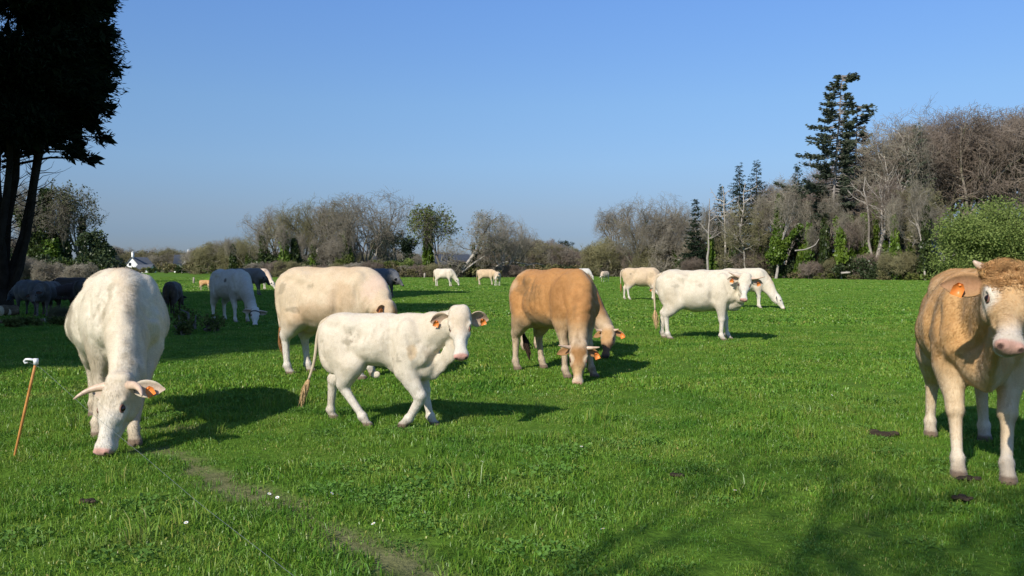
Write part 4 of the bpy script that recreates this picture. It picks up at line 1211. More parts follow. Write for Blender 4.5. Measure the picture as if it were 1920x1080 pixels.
def ear_mesh(L=0.19, W=0.060, thick=0.012):
    """a cupped leaf: x along the ear, y up, z the inside of the cup"""
    nu, nv = 11, 7
    F_, B_ = [], []
    for i in range(nu):
        u = i / (nu - 1)
        w = W * (0.42 + 0.58 * math.sin(math.pi * min(1, u * 1.05) ** 0.8)) * (1 - 0.9 * max(0, (u - 0.72) / 0.28) ** 2)
        w = max(w, 0.006)
        for j in range(nv):
            v = -1 + 2 * j / (nv - 1)
            cup = (v * v) * w * 0.42 - 0.02 * math.sin(u * math.pi)
            F_.append((u * L, v * w * (1.0 if v < 0 else 0.92), cup))
            th = thick * (1 - 0.6 * abs(v)) * (1 - 0.5 * u)
            B_.append((u * L, v * w * 1.02, cup - th))
    nF = nu * nv
    V = np.array(F_ + B_)
    q = []
    for i in range(nu - 1):
        for j in range(nv - 1):
            a = i * nv + j
            q.append([a, a + nv, a + nv + 1, a + 1])
            q.append([nF + a, nF + a + 1, nF + a + nv + 1, nF + a + nv])
    for i in range(nu - 1):
        for j in (0, nv - 1):
            a, b = i * nv + j, (i + 1) * nv + j
            q.append([a, nF + a, nF + b, b] if j == 0 else [a, b, nF + b, nF + a])
    for j in range(nv - 1):
        for i in (0, nu - 1):
            a, b = i * nv + j, i * nv + j + 1
            q.append([a, b, nF + b, nF + a])
    return V, np.array(q), nF

def smooth01(x, a, b):
    t = np.clip((x - a) / (b - a), 0, 1); return t * t * (3 - 2 * t)

# joints of the four legs at rest, in the animal's own frame (x forwards, y left, z up), withers 1.45 m
def fore_leg(s, dx=0.0, dy=0.0, lift=0.0, w=0.0):
    y = (0.175 + w) * s
    return [((0.45, y * 1.08, 0.95), 0.135), ((0.41 + dx * 0.1, y * 1.1, 0.74), 0.105), ((0.45 + dx * 0.5, y + dy * 0.5, 0.44), 0.058),
            ((0.455 + dx * 0.56, y + dy * 0.55, 0.375), 0.043), ((0.46 + dx * 0.93, y + dy * 0.95, 0.15 + lift), 0.036),
            ((0.465 + dx * 0.97, y + dy, 0.125 + lift), 0.049), ((0.49 + dx, y + dy, 0.07 + lift), 0.045), ((0.515 + dx, y + dy, 0.028 + lift), 0.058)]
def hind_leg(s, dx=0.0, dy=0.0, lift=0.0, w=0.0, hk=0.6):
    y = (0.165 + w) * s
    return [((-0.57, y, 1.00), 0.19), ((-0.46 + dx * 0.25, y * 1.18, 0.76), 0.145), ((-0.69 + dx * hk, y + dy * 0.5, 0.53), 0.068),
            ((-0.70 + dx * (hk + 0.1), y + dy * 0.55, 0.44), 0.049), ((-0.685 + dx * 0.93, y + dy * 0.95, 0.16 + lift), 0.038),
            ((-0.68 + dx * 0.96, y + dy, 0.13 + lift), 0.051), ((-0.655 + dx, y + dy, 0.07 + lift), 0.046), ((-0.63 + dx, y + dy, 0.028 + lift), 0.058)]

def coat_hair(V, Q, Ccol, n, seed, bare):
    """short hairs lying back along the body, each a sliver coloured like the skin it grows from"""
    rg = np.random.default_rng(seed + 77)
    a, b, c_, d = (V[Q[:, k]] for k in range(4))
    nr = np.cross(c_ - a, d - b); ar = np.linalg.norm(nr, axis=1); nr /= ar[:, None] + 1e-12
    f = rg.choice(len(Q), n, p=ar / ar.sum())
    u, v = rg.random((n, 1)), rg.random((n, 1))
    P = (a[f] * (1 - u) + b[f] * u) * (1 - v) + (d[f] * (1 - u) + c_[f] * u) * v
    N_ = nr[f]; ok = ~bare(P); P, N_, f = P[ok], N_[ok], f[ok]; n = len(P)
    z = P[:, 2]
    flow = np.stack([np.where(z > 0.6, -0.75, -0.1), np.zeros(n), np.where(z > 0.6, -0.55, -1.0)], 1)
    flow += np.stack([fbm(P, 2.6, seed + k) - 0.5 for k in (21, 25, 29)], 1) * 1.5
    T = flow - N_ * (flow * N_).sum(1)[:, None]; T /= np.linalg.norm(T, axis=1)[:, None] + 1e-9
    lift = rg.uniform(0.08, 0.30, (n, 1)); D = T + N_ * lift + rg.normal(size=(n, 3)) * 0.14
    D /= np.linalg.norm(D, axis=1)[:, None]
    S = np.cross(D, N_); S /= np.linalg.norm(S, axis=1)[:, None] + 1e-9
    L = rg.uniform(0.014, 0.030, (n, 1)); w = 0.0014
    W = np.zeros((n, 3, 3)); W[:, 0] = P - N_ * 0.002 - S * w; W[:, 1] = P - N_ * 0.002 + S * w; W[:, 2] = P + D * L
    me = mesh_np('coat_hair', W.reshape(-1, 3), None, np.arange(n * 3).reshape(-1, 3), True)
    col = Ccol[Q[f, 0]] * rg.uniform(0.95, 1.17, (n, 1)) * (0.94 + 0.2 * fbm(P, 20, seed + 31))[:, None]
    set_col(me, np.repeat(np.clip(col, 0, 0.92), 3, 0))
    sn = N_ + D * 0.24 + rg.normal(size=(n, 3)) * 0.10; sn /= np.linalg.norm(sn, axis=1)[:, None]
    me.normals_split_custom_set_from_vertices(np.repeat(sn, 3, 0).tolist())
    return me

def build_cow(label, pos, heading, scale=1.0, cat='cow', group=None, h=0.016, detail=True,
              poll=(1.13, 0, 0.60), nose=(0.28, 0, -0.96), zref=(1, 0, 0.3), neck_mid=None,
              legs=None, fat=0.0, deep=0.0, young=0.0, coat=None, horns=None, tags='', tail=None, tuft='hair_tan',
              curl=False, strap=False, udder=0.0, head_scale=1.0, seed=0, bony=0.35, sag=0.0, dewlap=1.0, hairs=0, ear_drop=0.34, ear_k=1.0, leg_k=1.10):
    c = dict(base=(0.62, 0.50, 0.36), leg=None, belly=None, face=None, muzzle=(0.50, 0.27, 0.22), hoof=(0.16, 0.11, 0.08),
             eye_ring=None, ear=None, spots=[], mottle=0.10, mottle_col=None, shank=None)
    c.update(coat or {})
    fields = [p for p in (poll,)]
    P0, hf, hu, hs = head_frame(poll, nose, zref)
    k_ = head_scale * (1 + 0.06 * young)
    HL = 0.52 * k_
    def hp(a, b, s_): return P0 + hf * a * k_ + hu * b * k_ + hs * s_ * k_
    tip = hp(0.52, -0.1, 0)
    lo = np.minimum([-1.05, -0.58 - fat, -0.06], np.minimum(P0, tip) - 0.30)
    hi = np.maximum([0.98, 0.58 + fat, 1.66], np.maximum(P0, tip) + 0.30)
    lo[2] = -0.06
    f = Field(lo, hi, h / scale)
    # ---- trunk
    cw = 1 + fat
    yw = 1 - 0.14 * young
    f.ell((0.02, 0, 1.00 - deep * 0.5 + 0.075 * young), (0.66, 0.335 * cw * yw, (0.385 + deep * 0.5) * (1 - 0.19 * young)), 0.05)
    f.ell((-0.12, 0, 0.93 - deep - sag + 0.12 * young), (0.46, 0.34 * cw * yw, 0.27 * (1 - 0.16 * young)), 0.10)
    f.ell((0.40, 0, 1.02), (0.37, 0.265 * (1 + fat * 0.3), 0.385), 0.10)
    f.ell((-0.55, 0, 1.13), (0.37, 0.255 * (1 + fat * 0.4), 0.275), 0.09)
    f.cap((-0.62, 0, 1.315), (0.05, 0, 1.315), 0.085, 0.09, 0.12, (0, 1, 0), 1.5)
    f.cap((0.0, 0, 1.32), (0.50, 0, 1.315), 0.085, 0.085, 0.10)
    f.cap((0.30, 0, 1.36), (0.48, 0, 1.35), 0.05, 0.06, 0.07)
    for s in (-1, 1):
        f.ell((-0.62, 0.155 * s, 0.98), (0.215, 0.125, 0.34), 0.08)              # thigh
        f.ell((-0.36, 0.17 * s * cw ** 0.5, 1.275), (0.085, 0.065, 0.062), 0.08)             # hook bone
        f.ell((-0.80, 0.095 * s, 1.22), (0.06, 0.055, 0.06), 0.08)             # pin bone
        f.ell((0.46, 0.172 * s, 1.07), (0.155, 0.095, 0.29), 0.08)               # shoulder blade
        f.ell((0.60, 0.165 * s, 0.93), (0.12, 0.085, 0.13), 0.07)                # point of shoulder
        f.ell((0.41, 0.185 * s, 0.83), (0.13, 0.095, 0.17), 0.06)                # triceps
        gx = cw ** 0.8 * yw
        f.ell((-0.20, 0.345 * s * gx, 1.20), (0.13, 0.055, 0.10), 0.09, None, True)       # hollow of the flank
        f.ell((-0.60, 0.27 * s, 1.27), (0.11, 0.05, 0.05), 0.07, None, True)              # between hook and pin
        f.cap((0.25, 0.325 * s * gx, 1.22), (0.25, 0.325 * s * gx, 0.86), 0.014, 0.02, 0.10, sub=True)    # behind the shoulder
        f.cap((-0.40, 0.315 * s, 1.08), (-0.405, 0.285 * s, 0.80), 0.018, 0.022, 0.06, sub=True)       # front edge of the thigh
        f.cap((-0.74, 0.27 * s, 1.05), (-0.70, 0.27 * s, 0.80), 0.016, 0.02, 0.07, sub=True)            # groove of the ham
        f.cap((0.50, 0.29 * s, 1.18), (0.56, 0.265 * s, 0.95), 0.008, 0.012, 0.06, sub=True)             # before the shoulder blade
        f.cap((-0.43, 0.20 * s, 0.86), (-0.22, 0.235 * s * gx, 0.80), 0.035, 0.02, 0.07)              # fold of the flank
    f.cap((-0.75, 0, 1.375), (0.2, 0, 1.385), 0.022, 0.022, 0.06)                # spine
    f.ell((0.64, 0, 0.83), (0.155, 0.14, 0.20), 0.09)                             # brisket
    f.ell((0.42, 0, 0.72 + 0.04 * young), (0.30, 0.15, 0.11), 0.08)
    if udder:
        f.ell((-0.42, 0, 0.66), (0.15, 0.12, 0.12 * udder), 0.06)
    else:
        f.ell((-0.10, 0, 0.655 - deep - sag), (0.07, 0.03, 0.05), 0.05)
    # ---- legs
    L = dict(fl=fore_leg(1), fr=fore_leg(-1), hl=hind_leg(1), hr=hind_leg(-1))
    for k, v in (legs or {}).items():
        L[k] = v if isinstance(v, list) else (fore_leg if k[0] == 'f' else hind_leg)(1 if k[1] == 'l' else -1, *v)
    L = {k: [(p, r * (leg_k if 1 < i < 6 else 1.0)) for i, (p, r) in enumerate(J)] for k, J in L.items()}
    for k, J in L.items():
        for i in range(len(J) - 1):
            (a, ra), (b, rb) = J[i], J[i + 1]
            kk = (0.09, 0.05, 0.02, 0.015, 0.012, 0.012, 0.015)[i]
            rb_ = rb * (1.12 if i == 1 and k[0] == 'h' else 1)
            if i == 0: f.cap(a, b, ra * 0.8, rb, kk, (0, 1, 0), 0.85)
            elif i == 6: f.cap(a, b, ra, rb, kk)
            else: f.cap(a, b, ra, rb_, kk, (0, 1, 0), 0.9)
        if k[0] == 'h':
            a, b, g = np.array(J[1][0]), np.array(J[2][0]), np.array(J[3][0])
            pt = b + unit(b - a) * 0.02 + np.array([-0.035, 0, 0.035])
            f.ell(pt, (0.035, 0.03, 0.04), 0.03)                                 # point of the hock
            f.cap(pt, a + np.array([-0.17, 0, 0.0]), 0.026, 0.06, 0.05)          # tendon
            f.cap(b + (a - b) * 0.18, a + np.array([-0.10, 0, 0.06]), 0.062 * leg_k, 0.125, 0.05, (0, 1, 0), 0.8)    # gaskin
            f.ell(a + (b - a) * 0.35 + np.array([-0.05, 0, 0]), (0.125, 0.085, 0.16), 0.06)
        else:
            a, b = np.array(J[1][0]), np.array(J[2][0])
            f.ell(a + (b - a) * 0.25, (0.085, 0.08, 0.13), 0.05)
            f.ell(b + np.array([0.012, 0, 0]), (0.056, 0.058, 0.062), 0.014)      # knee
        hoof = np.array(J[7][0])
        f.ell(hoof + np.array([0.035, 0, -0.004]), (0.05, 0.05, 0.034), 0.02)
        f.cap(hoof + np.array([0.02, 0, 0.03]), hoof + np.array([0.11, 0, -0.03]), 0.006, 0.008, 0.008, sub=True)
        f.ell(np.array(J[5][0]) + np.array([-0.045, 0, -0.005]), (0.02, 0.03, 0.018), 0.02)   # dew claws
    # ---- neck
    n0 = vec(0.50, 0, 1.10)
    nb = hp(0.05, -0.15, 0)
    nm = np.array(neck_mid, float) if neck_mid is not None else n0 * 0.42 + nb * 0.58 + vec(0.02, 0, 0.05)
    pts = []
    for t in np.linspace(0, 1, 6):
        pts.append((1 - t) ** 2 * n0 + 2 * t * (1 - t) * nm + t * t * nb)
    rad = np.interp(np.linspace(0, 1, 6), [0, 0.3, 0.6, 1], [0.285, 0.240, 0.170, 0.108 * k_])
    for i in range(5):
        t = (i + 0.5) / 5
        sd = unit((1 - t) * vec(0, 1, 0) + t * hs)
        f.cap(pts[i], pts[i + 1], rad[i], rad[i + 1], 0.06, sd, 0.58 + 0.20 * t)
    # crest of the neck, dewlap
    crest = [p + unit(np.cross(hs if i > 2 else vec(0, 1, 0), pts[min(i + 1, 5)] - pts[max(i - 1, 0)])) * (-rad[i] * 0.72) for i, p in enumerate(pts)]
    throat = hp(0.17, -0.22, 0)
    for k in range(4):
        a_ = throat + (vec(0.70, 0, 0.74) - throat) * (k / 4); b_ = throat + (vec(0.70, 0, 0.74) - throat) * ((k + 1) / 4)
        q0 = pts[5 - k]; sagv = vec(0.02, 0, -0.03) * math.sin((k + 0.5) / 4 * math.pi)
        f.cap(a_ + sagv, b_ + sagv, (0.040 + 0.009 * k) * dewlap, (0.048 + 0.009 * k) * dewlap, 0.075, (0, 1, 0), 0.42)
    # ---- head
    rotm = np.stack([hf, hu, hs], 1)
    E = lambda a, b, s_, r, k=0.03, sub=False: f.ell(hp(a, b, s_), np.array(r) * k_, k * k_, rotm, sub)
    Cc = lambda p, q, ra, rb, k=0.03, sy=1.0, sub=False: f.cap(hp(*p), hp(*q), ra * k_, rb * k_, k * k_, hs, sy, sub)
    Cc((-0.005, -0.045, -0.034), (-0.005, -0.045, 0.034), 0.066, 0.066, 0.03)          # poll
    E(0.08, -0.075, 0, (0.13, 0.105, 0.112), 0.03)
    Cc((0.10, -0.058, 0), (0.25, -0.064, 0), 0.074, 0.066, 0.035, 1.40)          # forehead, wide and flat
    Cc((0.24, -0.066, 0), (0.43, -0.078, 0), 0.062, 0.050, 0.04, 1.04)          # bridge of the nose
    E(0.455, -0.086, 0, (0.056, 0.056, 0.072), 0.025)                            # muzzle
    Cc((0.10, -0.165, 0.0), (0.38, -0.132, 0), 0.084, 0.040, 0.04, 0.85)        # lower jaw
    E(0.435, -0.138, 0, (0.052, 0.030, 0.052), 0.02)                            # chin
    for s in (-1, 1):
        E(0.13, -0.135, 0.062 * s, (0.11, 0.085, 0.036), 0.03)                  # cheek
        E(0.165, -0.028, 0.092 * s, (0.050, 0.024, 0.028), 0.02)               # brow
        E(0.215, -0.078, 0.083 * s, (0.055, 0.020, 0.018), 0.025)               # cheekbone
        E(0.490, -0.070, 0.040 * s, (0.024, 0.026, 0.026), 0.014)
        E(0.30, -0.100, 0.060 * s, (0.05, 0.018, 0.012), 0.02)                  # face crest               # nostril pad
        E(0.187, -0.030, 0.116 * s, (0.026, 0.021, 0.021), 0.012, True)         # eye socket
        E(0.517, -0.066, 0.047 * s, (0.020, 0.015, 0.012), 0.008, True)         # nostril
    f.ell(hp(0.49, -0.135, 0), np.array((0.05, 0.006, 0.075)) * k_, 0.012, rotm, True)   # mouth
    if horns == 'stub':
        for s in (-1, 1): E(0.005, -0.02, 0.115 * s, (0.03, 0.03, 0.04), 0.02)
    # ---- small relief: muscles, ribs, folds of the neck
    sl, P = f.block(lo, hi)
    nz = (vnoise(P, 4.6, seed) - 0.5) * 0.024 + (vnoise(P, 10, seed + 3) - 0.5) * 0.012 + (vnoise(P, 19, seed + 6) - 0.5) * 0.004
    if bony:
        rib = np.sin((P[..., 0] * 0.92 + P[..., 2] * 0.25) * 62) * 0.0035 * bony
        rib *= smooth01(P[..., 0], -0.38, -0.15) * (1 - smooth01(P[..., 0], 0.2, 0.32)) * smooth01(P[..., 2], 0.75, 0.95) * (1 - smooth01(P[..., 2], 1.15, 1.3))
        nz = nz + rib
    fold = np.sin((P[..., 0] * 0.8 - P[..., 2] * 0.7) * 52 + vnoise(P, 6, seed + 5) * 5) * 0.0075
    fold *= np.exp(-((P[..., 0] - 0.74) / 0.13) ** 2) * np.exp(-((P[..., 2] - 0.95) / 0.20) ** 2)
    f.d[sl] += (nz * smooth01(P[..., 2], 0.25, 0.6) + fold).astype(np.float32)
    V, Q = f.surface()

    # ---- hair colour
    base = np.array(c['base'])
    Ccol = np.repeat(base[None, :], len(V), 0)
    x, y, z = V[:, 0], V[:, 1], V[:, 2]
    n1 = fbm(V, 2.0, seed); n2 = fbm(V, 11.0, seed + 4)
    def over(col, a):
        Ccol[:] = Ccol * (1 - a[:, None]) + np.array(col) * a[:, None]
    mc = c['mottle_col'] if c['mottle_col'] else base * 0.82
    over(mc, np.clip((n1 - 0.42) * 3, 0, 1) * min(1.0, c['mottle'] * 4))
    if c['belly'] is not None: over(c['belly'], (1 - smooth01(z + (n2 - 0.5) * 0.12, 0.60, 0.92)) * (np.abs(x) < 2))
    if c['leg'] is not None: over(c['leg'], 1 - smooth01(z + (n2 - 0.5) * 0.16, 0.42, 0.80))
    if c['shank'] is not None: over(c['shank'], 1 - smooth01(z + (n2 - 0.5) * 0.12, 0.10, 0.40))
    st = fbm(V * np.array([1.0, 1.0, 0.28]), 16.0, seed + 14); st2 = fbm(V, 2.4, seed + 17)
    over(np.array(c.get('dirt', (0.34, 0.27, 0.17))), np.clip((st - 0.52) * 5, 0, 1) * np.clip((st2 - 0.46) * 5, 0, 1) * c.get('dirty', 0.35) * (1 - smooth01(z, 1.25, 1.4)))
    # the back of the thighs and the belly line carry dried dung
    over(np.array(c.get('dirt', (0.34, 0.27, 0.17))), smooth01(-x + (n2 - 0.5) * 0.25, 0.72, 0.92) * (1 - smooth01(z, 0.9, 1.2)) * c.get('dirty', 0.35) * 0.8)
    rel = V - P0
    ha = rel @ hf / k_; hb = rel @ hu / k_; hc = rel @ hs / k_
    head = smooth01(ha, -0.02, 0.10) * (1 - smooth01(np.abs(hc), 0.16, 0.22)) * smooth01(hb, -0.36, -0.24) * (1 - smooth01(ha, 0.6, 0.65))
    if c['face'] is not None: over(c['face'], head * smooth01(ha + (n2 - 0.5) * 0.12, 0.12, 0.32))
    if c.get('snout') is not None: over(c['snout'], head * smooth01(ha + (n2 - 0.5) * 0.06, 0.35, 0.43))
    if c.get('forehead') is not None:
        over(c['forehead'], head * (1 - smooth01(ha + (n2 - 0.5) * 0.08, c.get('fore_end', 0.27) - 0.07, c.get('fore_end', 0.27) + 0.07)) * (1 - smooth01(np.abs(hc) + (n2 - 0.5) * 0.06, 0.07, 0.11)))
    if c['eye_ring'] is not None:
        er = np.sqrt((ha - 0.19) ** 2 + (hb + 0.055) ** 2 * 0.6 + (np.abs(hc) - 0.115) ** 2)
        over(c['eye_ring'], (1 - smooth01(er + (n2 - 0.5) * 0.03, 0.045, 0.095)) * (head > 0.1))
    er2 = np.sqrt((ha - 0.19) ** 2 + (hb + 0.035) ** 2 + (np.abs(hc) - 0.108) ** 2)
    over((0.30, 0.19, 0.13), (1 - smooth01(er2, 0.018, 0.036)) * (head > 0.1) * 0.45)
    mz = smooth01(ha + (n2 - 0.5) * 0.02, 0.462, 0.482) * smooth01(hb, -0.150, -0.130) * (np.abs(hc) < 0.095) * (head > 0.05)
    over(c['muzzle'], mz)
    nd = np.sqrt(((ha - 0.512) / 0.022) ** 2 + ((hb + 0.066) / 0.017) ** 2 + ((np.abs(hc) - 0.047) / 0.015) ** 2)
    over((0.05, 0.025, 0.02), (1 - smooth01(nd, 0.8, 1.25)) * (head > 0.05) * 0.9)
    for (ctr, rad_, col, a_, rag) in c['spots']:
        q = (V - np.array(ctr)) / np.array(rad_)
        dd = np.sqrt((q * q).sum(1)) + (fbm(V, 9 + rag * 6, seed + 9) - 0.5) * rag * 2.2
        over(col, (1 - smooth01(dd, 0.55, 1.0)) * a_)
    for J in L.values():
        hz = np.array(J[7][0])
        rr = np.sqrt((x - hz[0] - 0.01) ** 2 + (y - hz[1]) ** 2)
        over(c['hoof'], (rr < 0.15) * (1 - smooth01(z - hz[2] + 0.028, 0.048, 0.068)))
        over((0.20, 0.15, 0.10), (rr < 0.15) * (1 - smooth01(z - hz[2] + (n2 - 0.5) * 0.10, 0.05, 0.13)) * 0.45)
    if udder:
        over((0.52, 0.33, 0.26), np.exp(-(((x + 0.42) / 0.17) ** 2 + (y / 0.15) ** 2 + ((z - 0.60) / 0.12) ** 2)) * 0.9)

    # ---- objects
    pos = (pos[0], pos[1], -0.018)
    root = empty(cat, pos, heading, scale)
    tag(root, label, cat, group)
    me = mesh_np('cattle_body', V, Q, None, True)
    set_col(me, Ccol)
    body = obj('body', me, M['coat'], root)
    if hairs:
        obj('coat_hair', coat_hair(V, Q, Ccol, hairs, seed, lambda p: (((p - P0) @ hf / k_ > 0.455) & (np.abs((p - P0) @ hs) < 0.1) & (np.linalg.norm(p - P0, axis=1) < 0.62 * k_)) | (p[:, 2] < 0.055) | (np.sqrt(((p - P0) @ hf / k_ - 0.187) ** 2 + ((p - P0) @ hu / k_ + 0.035) ** 2 + (np.abs((p - P0) @ hs) / k_ - 0.108) ** 2) < 0.036)), M['hair'], root)['kind'] = 'stuff'
    # eyes
    for s in (-1, 1):
        e = hp(0.190, -0.062, 0.05 * s); eo = unit(hs * s + hf * 0.10 + hu * 0.42)
        pt = f.march(e, eo)
        ec = pt - eo * 0.011 * k_
        mb = MB(); sphere(mb, ec, 0.0255 * k_, 8, 12, squash=(hu, 0.78))
        obj('eye', mb.mesh('eye', True), M['eye'], root)
        if detail:
            lid = MB(); a0 = []
            for i in range(13):
                an = i / 12 * 2 * math.pi
                a0.append(ec + eo * 0.010 * k_ + hf * math.cos(an) * 0.0275 * k_ + hu * math.sin(an) * 0.0212 * k_)
            lid.tube(a0, [0.0058 * k_] * 13, 5, cap=False)
            obj('eyelid', lid.mesh('eyelid', True), M['eyelid'], root)
    # ears
    grz = unit(nose)[2] < -0.8
    earc = np.array(c['ear']) if c['ear'] is not None else base * 0.95
    for s in (-1, 1):
        EV, EQ, nF = ear_mesh(ear_k * (0.185 if grz else 0.215 - 0.025 * young) * k_, ear_k * (0.050 if grz else 0.066 + 0.016 * young) * k_)
        out_ = unit(hs * s * 0.95 + hf * (ear_drop if grz else 0.0) - hu * (0.25 if grz else 0.28))
        face = unit(hf * 0.25 + hu * 0.95) if grz else unit(hf * 0.72 + hu * 0.50 + hs * s * 0.1); face = unit(face - out_ * (face @ out_))
        up = np.cross(face, out_)
        o0 = hp(0.035, -0.085, 0.100 * s)
        W = o0 + EV[:, 0:1] * out_ + EV[:, 1:2] * up * (1 if s > 0 else 1) + EV[:, 2:3] * face
        em = mesh_np('ear', W, EQ, None, True)
        cols = np.repeat(earc[None], len(W), 0)
        inner = np.arange(len(W)) < nF
        vv = np.abs(EV[:, 1]) / (0.060 * k_)
        cols[inner & (vv < 0.75)] = earc * 0.72 + np.array([0.36, 0.22, 0.16]) * 0.10
        cols[inner & (vv < 0.40)] = earc * 0.62 + np.array([0.34, 0.17, 0.13]) * 0.28
        set_col(em, cols)
        ear = obj('ear', em, M['coat'], root)
        if ('l' in tags and s > 0) or ('r' in tags and s < 0):
            tb = MB()
            ct = o0 + out_ * 0.120 * k_ + face * 0.034
            dn = unit(-np.array([0, 0, 1.0]) * 0.9 + out_ * 0.35 if zref[2] > 0.5 else -hu * 0.7 + out_ * 0.3 + hf * 0.5)
            dn = unit(dn - face * (dn @ face)); sd = np.cross(dn, face)
            sh = [(-0.014, 0.016), (0.016, 0.037), (0.076, 0.037), (0.076, -0.037), (0.016, -0.037), (-0.014, -0.016)]
            A = np.array([ct + dn * a * 0.92 + sd * b * 0.92 + face * 0.004 for a, b in sh]); B = A - face * 0.005
            nn = len(sh)
            tb.add(np.vstack([A, B]), [[i, (i + 1) % nn, nn + (i + 1) % nn, nn + i] for i in range(nn)] + [[0, 1, 4, 5], [1, 2, 3, 4], [nn + 5, nn + 4, nn + 1, nn], [nn + 4, nn + 3, nn + 2, nn + 1]])
            tb.tube([ct - face * 0.004, ct + face * 0.011], [0.009, 0.008], 8)
            obj('ear_tag', tb.mesh('ear_tag'), M['tag'], ear)
    # horns
    if isinstance(horns, dict):
        for s in (-1, 1):
            b0 = hp(0.030, -0.045, 0.085 * s)
            path, rr = [], []
            Lh, up_, fw_, dn_ = horns['len'], horns['up'], horns['fwd'], horns.get('curl', 0)
            nseg = 11
            for i in range(nseg):
                t = i / (nseg - 1)
                path.append(b0 + hs * s * Lh * (t - 0.32 * t * t * horns.get('in', 0)) + hu * Lh * (up_ * t * t + horns.get('up0', 0) * t) + hf * Lh * (fw_ * t ** 1.5 + dn_ * t ** 3) - hs * s * Lh * 0.5 * horns.get('in', 0) * t ** 3)
                rr.append((0.029 * (1 - t) ** 0.7 + 0.0055) * horns.get('fat', 1))
            mb = MB(); mb.tube(path, rr, 10)
            obj('horn', mb.mesh('horn', True), M['horn'], root)
    elif horns == 'stub':
        for s in (-1, 1):
            b0 = hp(0.0, -0.015, 0.115 * s)
            mb = MB(); mb.tube([b0, b0 + (hs * s * 0.05 + hu * 0.02) * k_, b0 + (hs * s * 0.075 + hu * 0.04) * k_], [0.027, 0.022, 0.008], 10)
            obj('horn', mb.mesh('horn', True), M['horn'], root)
    # tail
    tl = tail or [(-0.80, 0, 1.335), (-0.90, 0, 1.30), (-0.945, 0, 1.15), (-0.94, 0, 0.95), (-0.93, 0, 0.72)]
    tuft_path = [tl[-1]]
    dd = unit(np.array(tl[-1]) - np.array(tl[-2]))
    for k in range(1, 6):
        tuft_path.append(np.array(tl[-1]) + dd * 0.065 * k + vec(0, 0, -0.010 * k * k * 0.3))
    mb = MB(); nn = len(tl)
    dense = [np.array([np.interp(t, np.arange(nn), [p[k] for p in tl]) for k in range(3)]) for t in np.linspace(0, nn - 1, nn * 4)]
    dense = np.array(dense)
    for _ in range(3): dense[1:-1] = dense[1:-1] * 0.5 + (dense[:-2] + dense[2:]) * 0.25
    mb.tube(dense, np.interp(np.linspace(0, 1, len(dense)), [0, 0.12, 0.3, 1], [0.052, 0.036, 0.026, 0.017]), 9)
    tm = mb.mesh('tail', True)
    tc = np.array(c.get('tail', c['base']))
    set_col(tm, np.repeat(tc[None], len(tm.vertices), 0))
    tail_o = obj('tail', tm, M['coat'], root)
    mb = MB()
    mb.tube(tuft_path, [0.018, 0.034, 0.043, 0.036, 0.022, 0.004], 9)
    rg = np.random.default_rng(seed + 40)
    if detail:
        tp = np.array(tuft_path, float)
        for _ in range(46):
            o_ = rg.normal(size=3) * vec(0.016, 0.016, 0.0)
            a_ = rg.uniform(0, 2.5); ia = int(a_)
            st = tp[ia] + (tp[ia + 1] - tp[ia]) * (a_ - ia)
            en = st + dd * rg.uniform(0.15, 0.26) + rg.normal(size=3) * 0.020
            mb.tube([st + o_, (st + en) / 2 + o_ * 1.7, en + o_], [0.006, 0.0055, 0.001], 4, cap=False)
    obj('tail_tuft', mb.mesh('tail_tuft', True), M[tuft], tail_o)
    if curl:     # shaggy curls on the poll
        mb = MB()
        ctr = hp(0.04, -0.12, 0)
        for _ in range(150):                 # locks of hair, each a curl of many strands
            a_ = rg.uniform(-0.09, 0.125); s_ = rg.uniform(-0.12, 0.12)
            tgt = hp(a_, 0.03 - abs(s_) * 0.5, s_)
            n0_ = unit(tgt - ctr)
            flow = unit(hf * rg.uniform(-0.3, 0.9) + hs * (np.sign(s_) * 0.35 + rg.normal() * 0.6)); flow = unit(flow - n0_ * (flow @ n0_))
            L_ = rg.uniform(0.030, 0.058) * (1.15 - abs(s_) * 3.0); curl_ = rg.uniform(1.6, 3.4); tw_ = unit(np.cross(n0_, flow)); sw = rg.normal() * 0.016
            for _q in range(24):
                st = f.march(ctr, n0_ * 0.12 + rg.normal(size=3) * 0.011, 0.4)
                lk = L_ * rg.uniform(0.75, 1.1); j = rg.normal(size=3) * 0.004
                pth = [st - n0_ * 0.008]
                for i in range(1, 7):
                    t = i / 6
                    pth.append(st + flow * lk * 0.72 * math.sin(t * curl_) * (0.6 + 0.4 * t) + n0_ * lk * 0.62 * (1 - math.cos(min(t * curl_, math.pi) * 0.9)) * (1.15 - 0.55 * t) + tw_ * sw * t + j * t)
                mb.tube(pth, [0.0016, 0.0018, 0.0018, 0.0016, 0.0014, 0.0011, 0.0005], 3, cap=False)
        obj('poll_hair', mb.mesh('poll_hair', True), M['hair_curl'], root)
    if strap:
        mb = MB()
        ring = []
        for i in range(15):
            an = i / 14 * 2 * math.pi
            ctr = hp(0.10, -0.10, 0)
            pt = f.march(ctr, hs * math.cos(an) + hu * math.sin(an), 0.4)
            ring.append(pt + (pt - ctr) * 0.04)
        mb.tube(ring, [0.014] * 15, 6, cap=False)
        obj('collar', mb.mesh('collar', True), M['leather'], root)
    return root

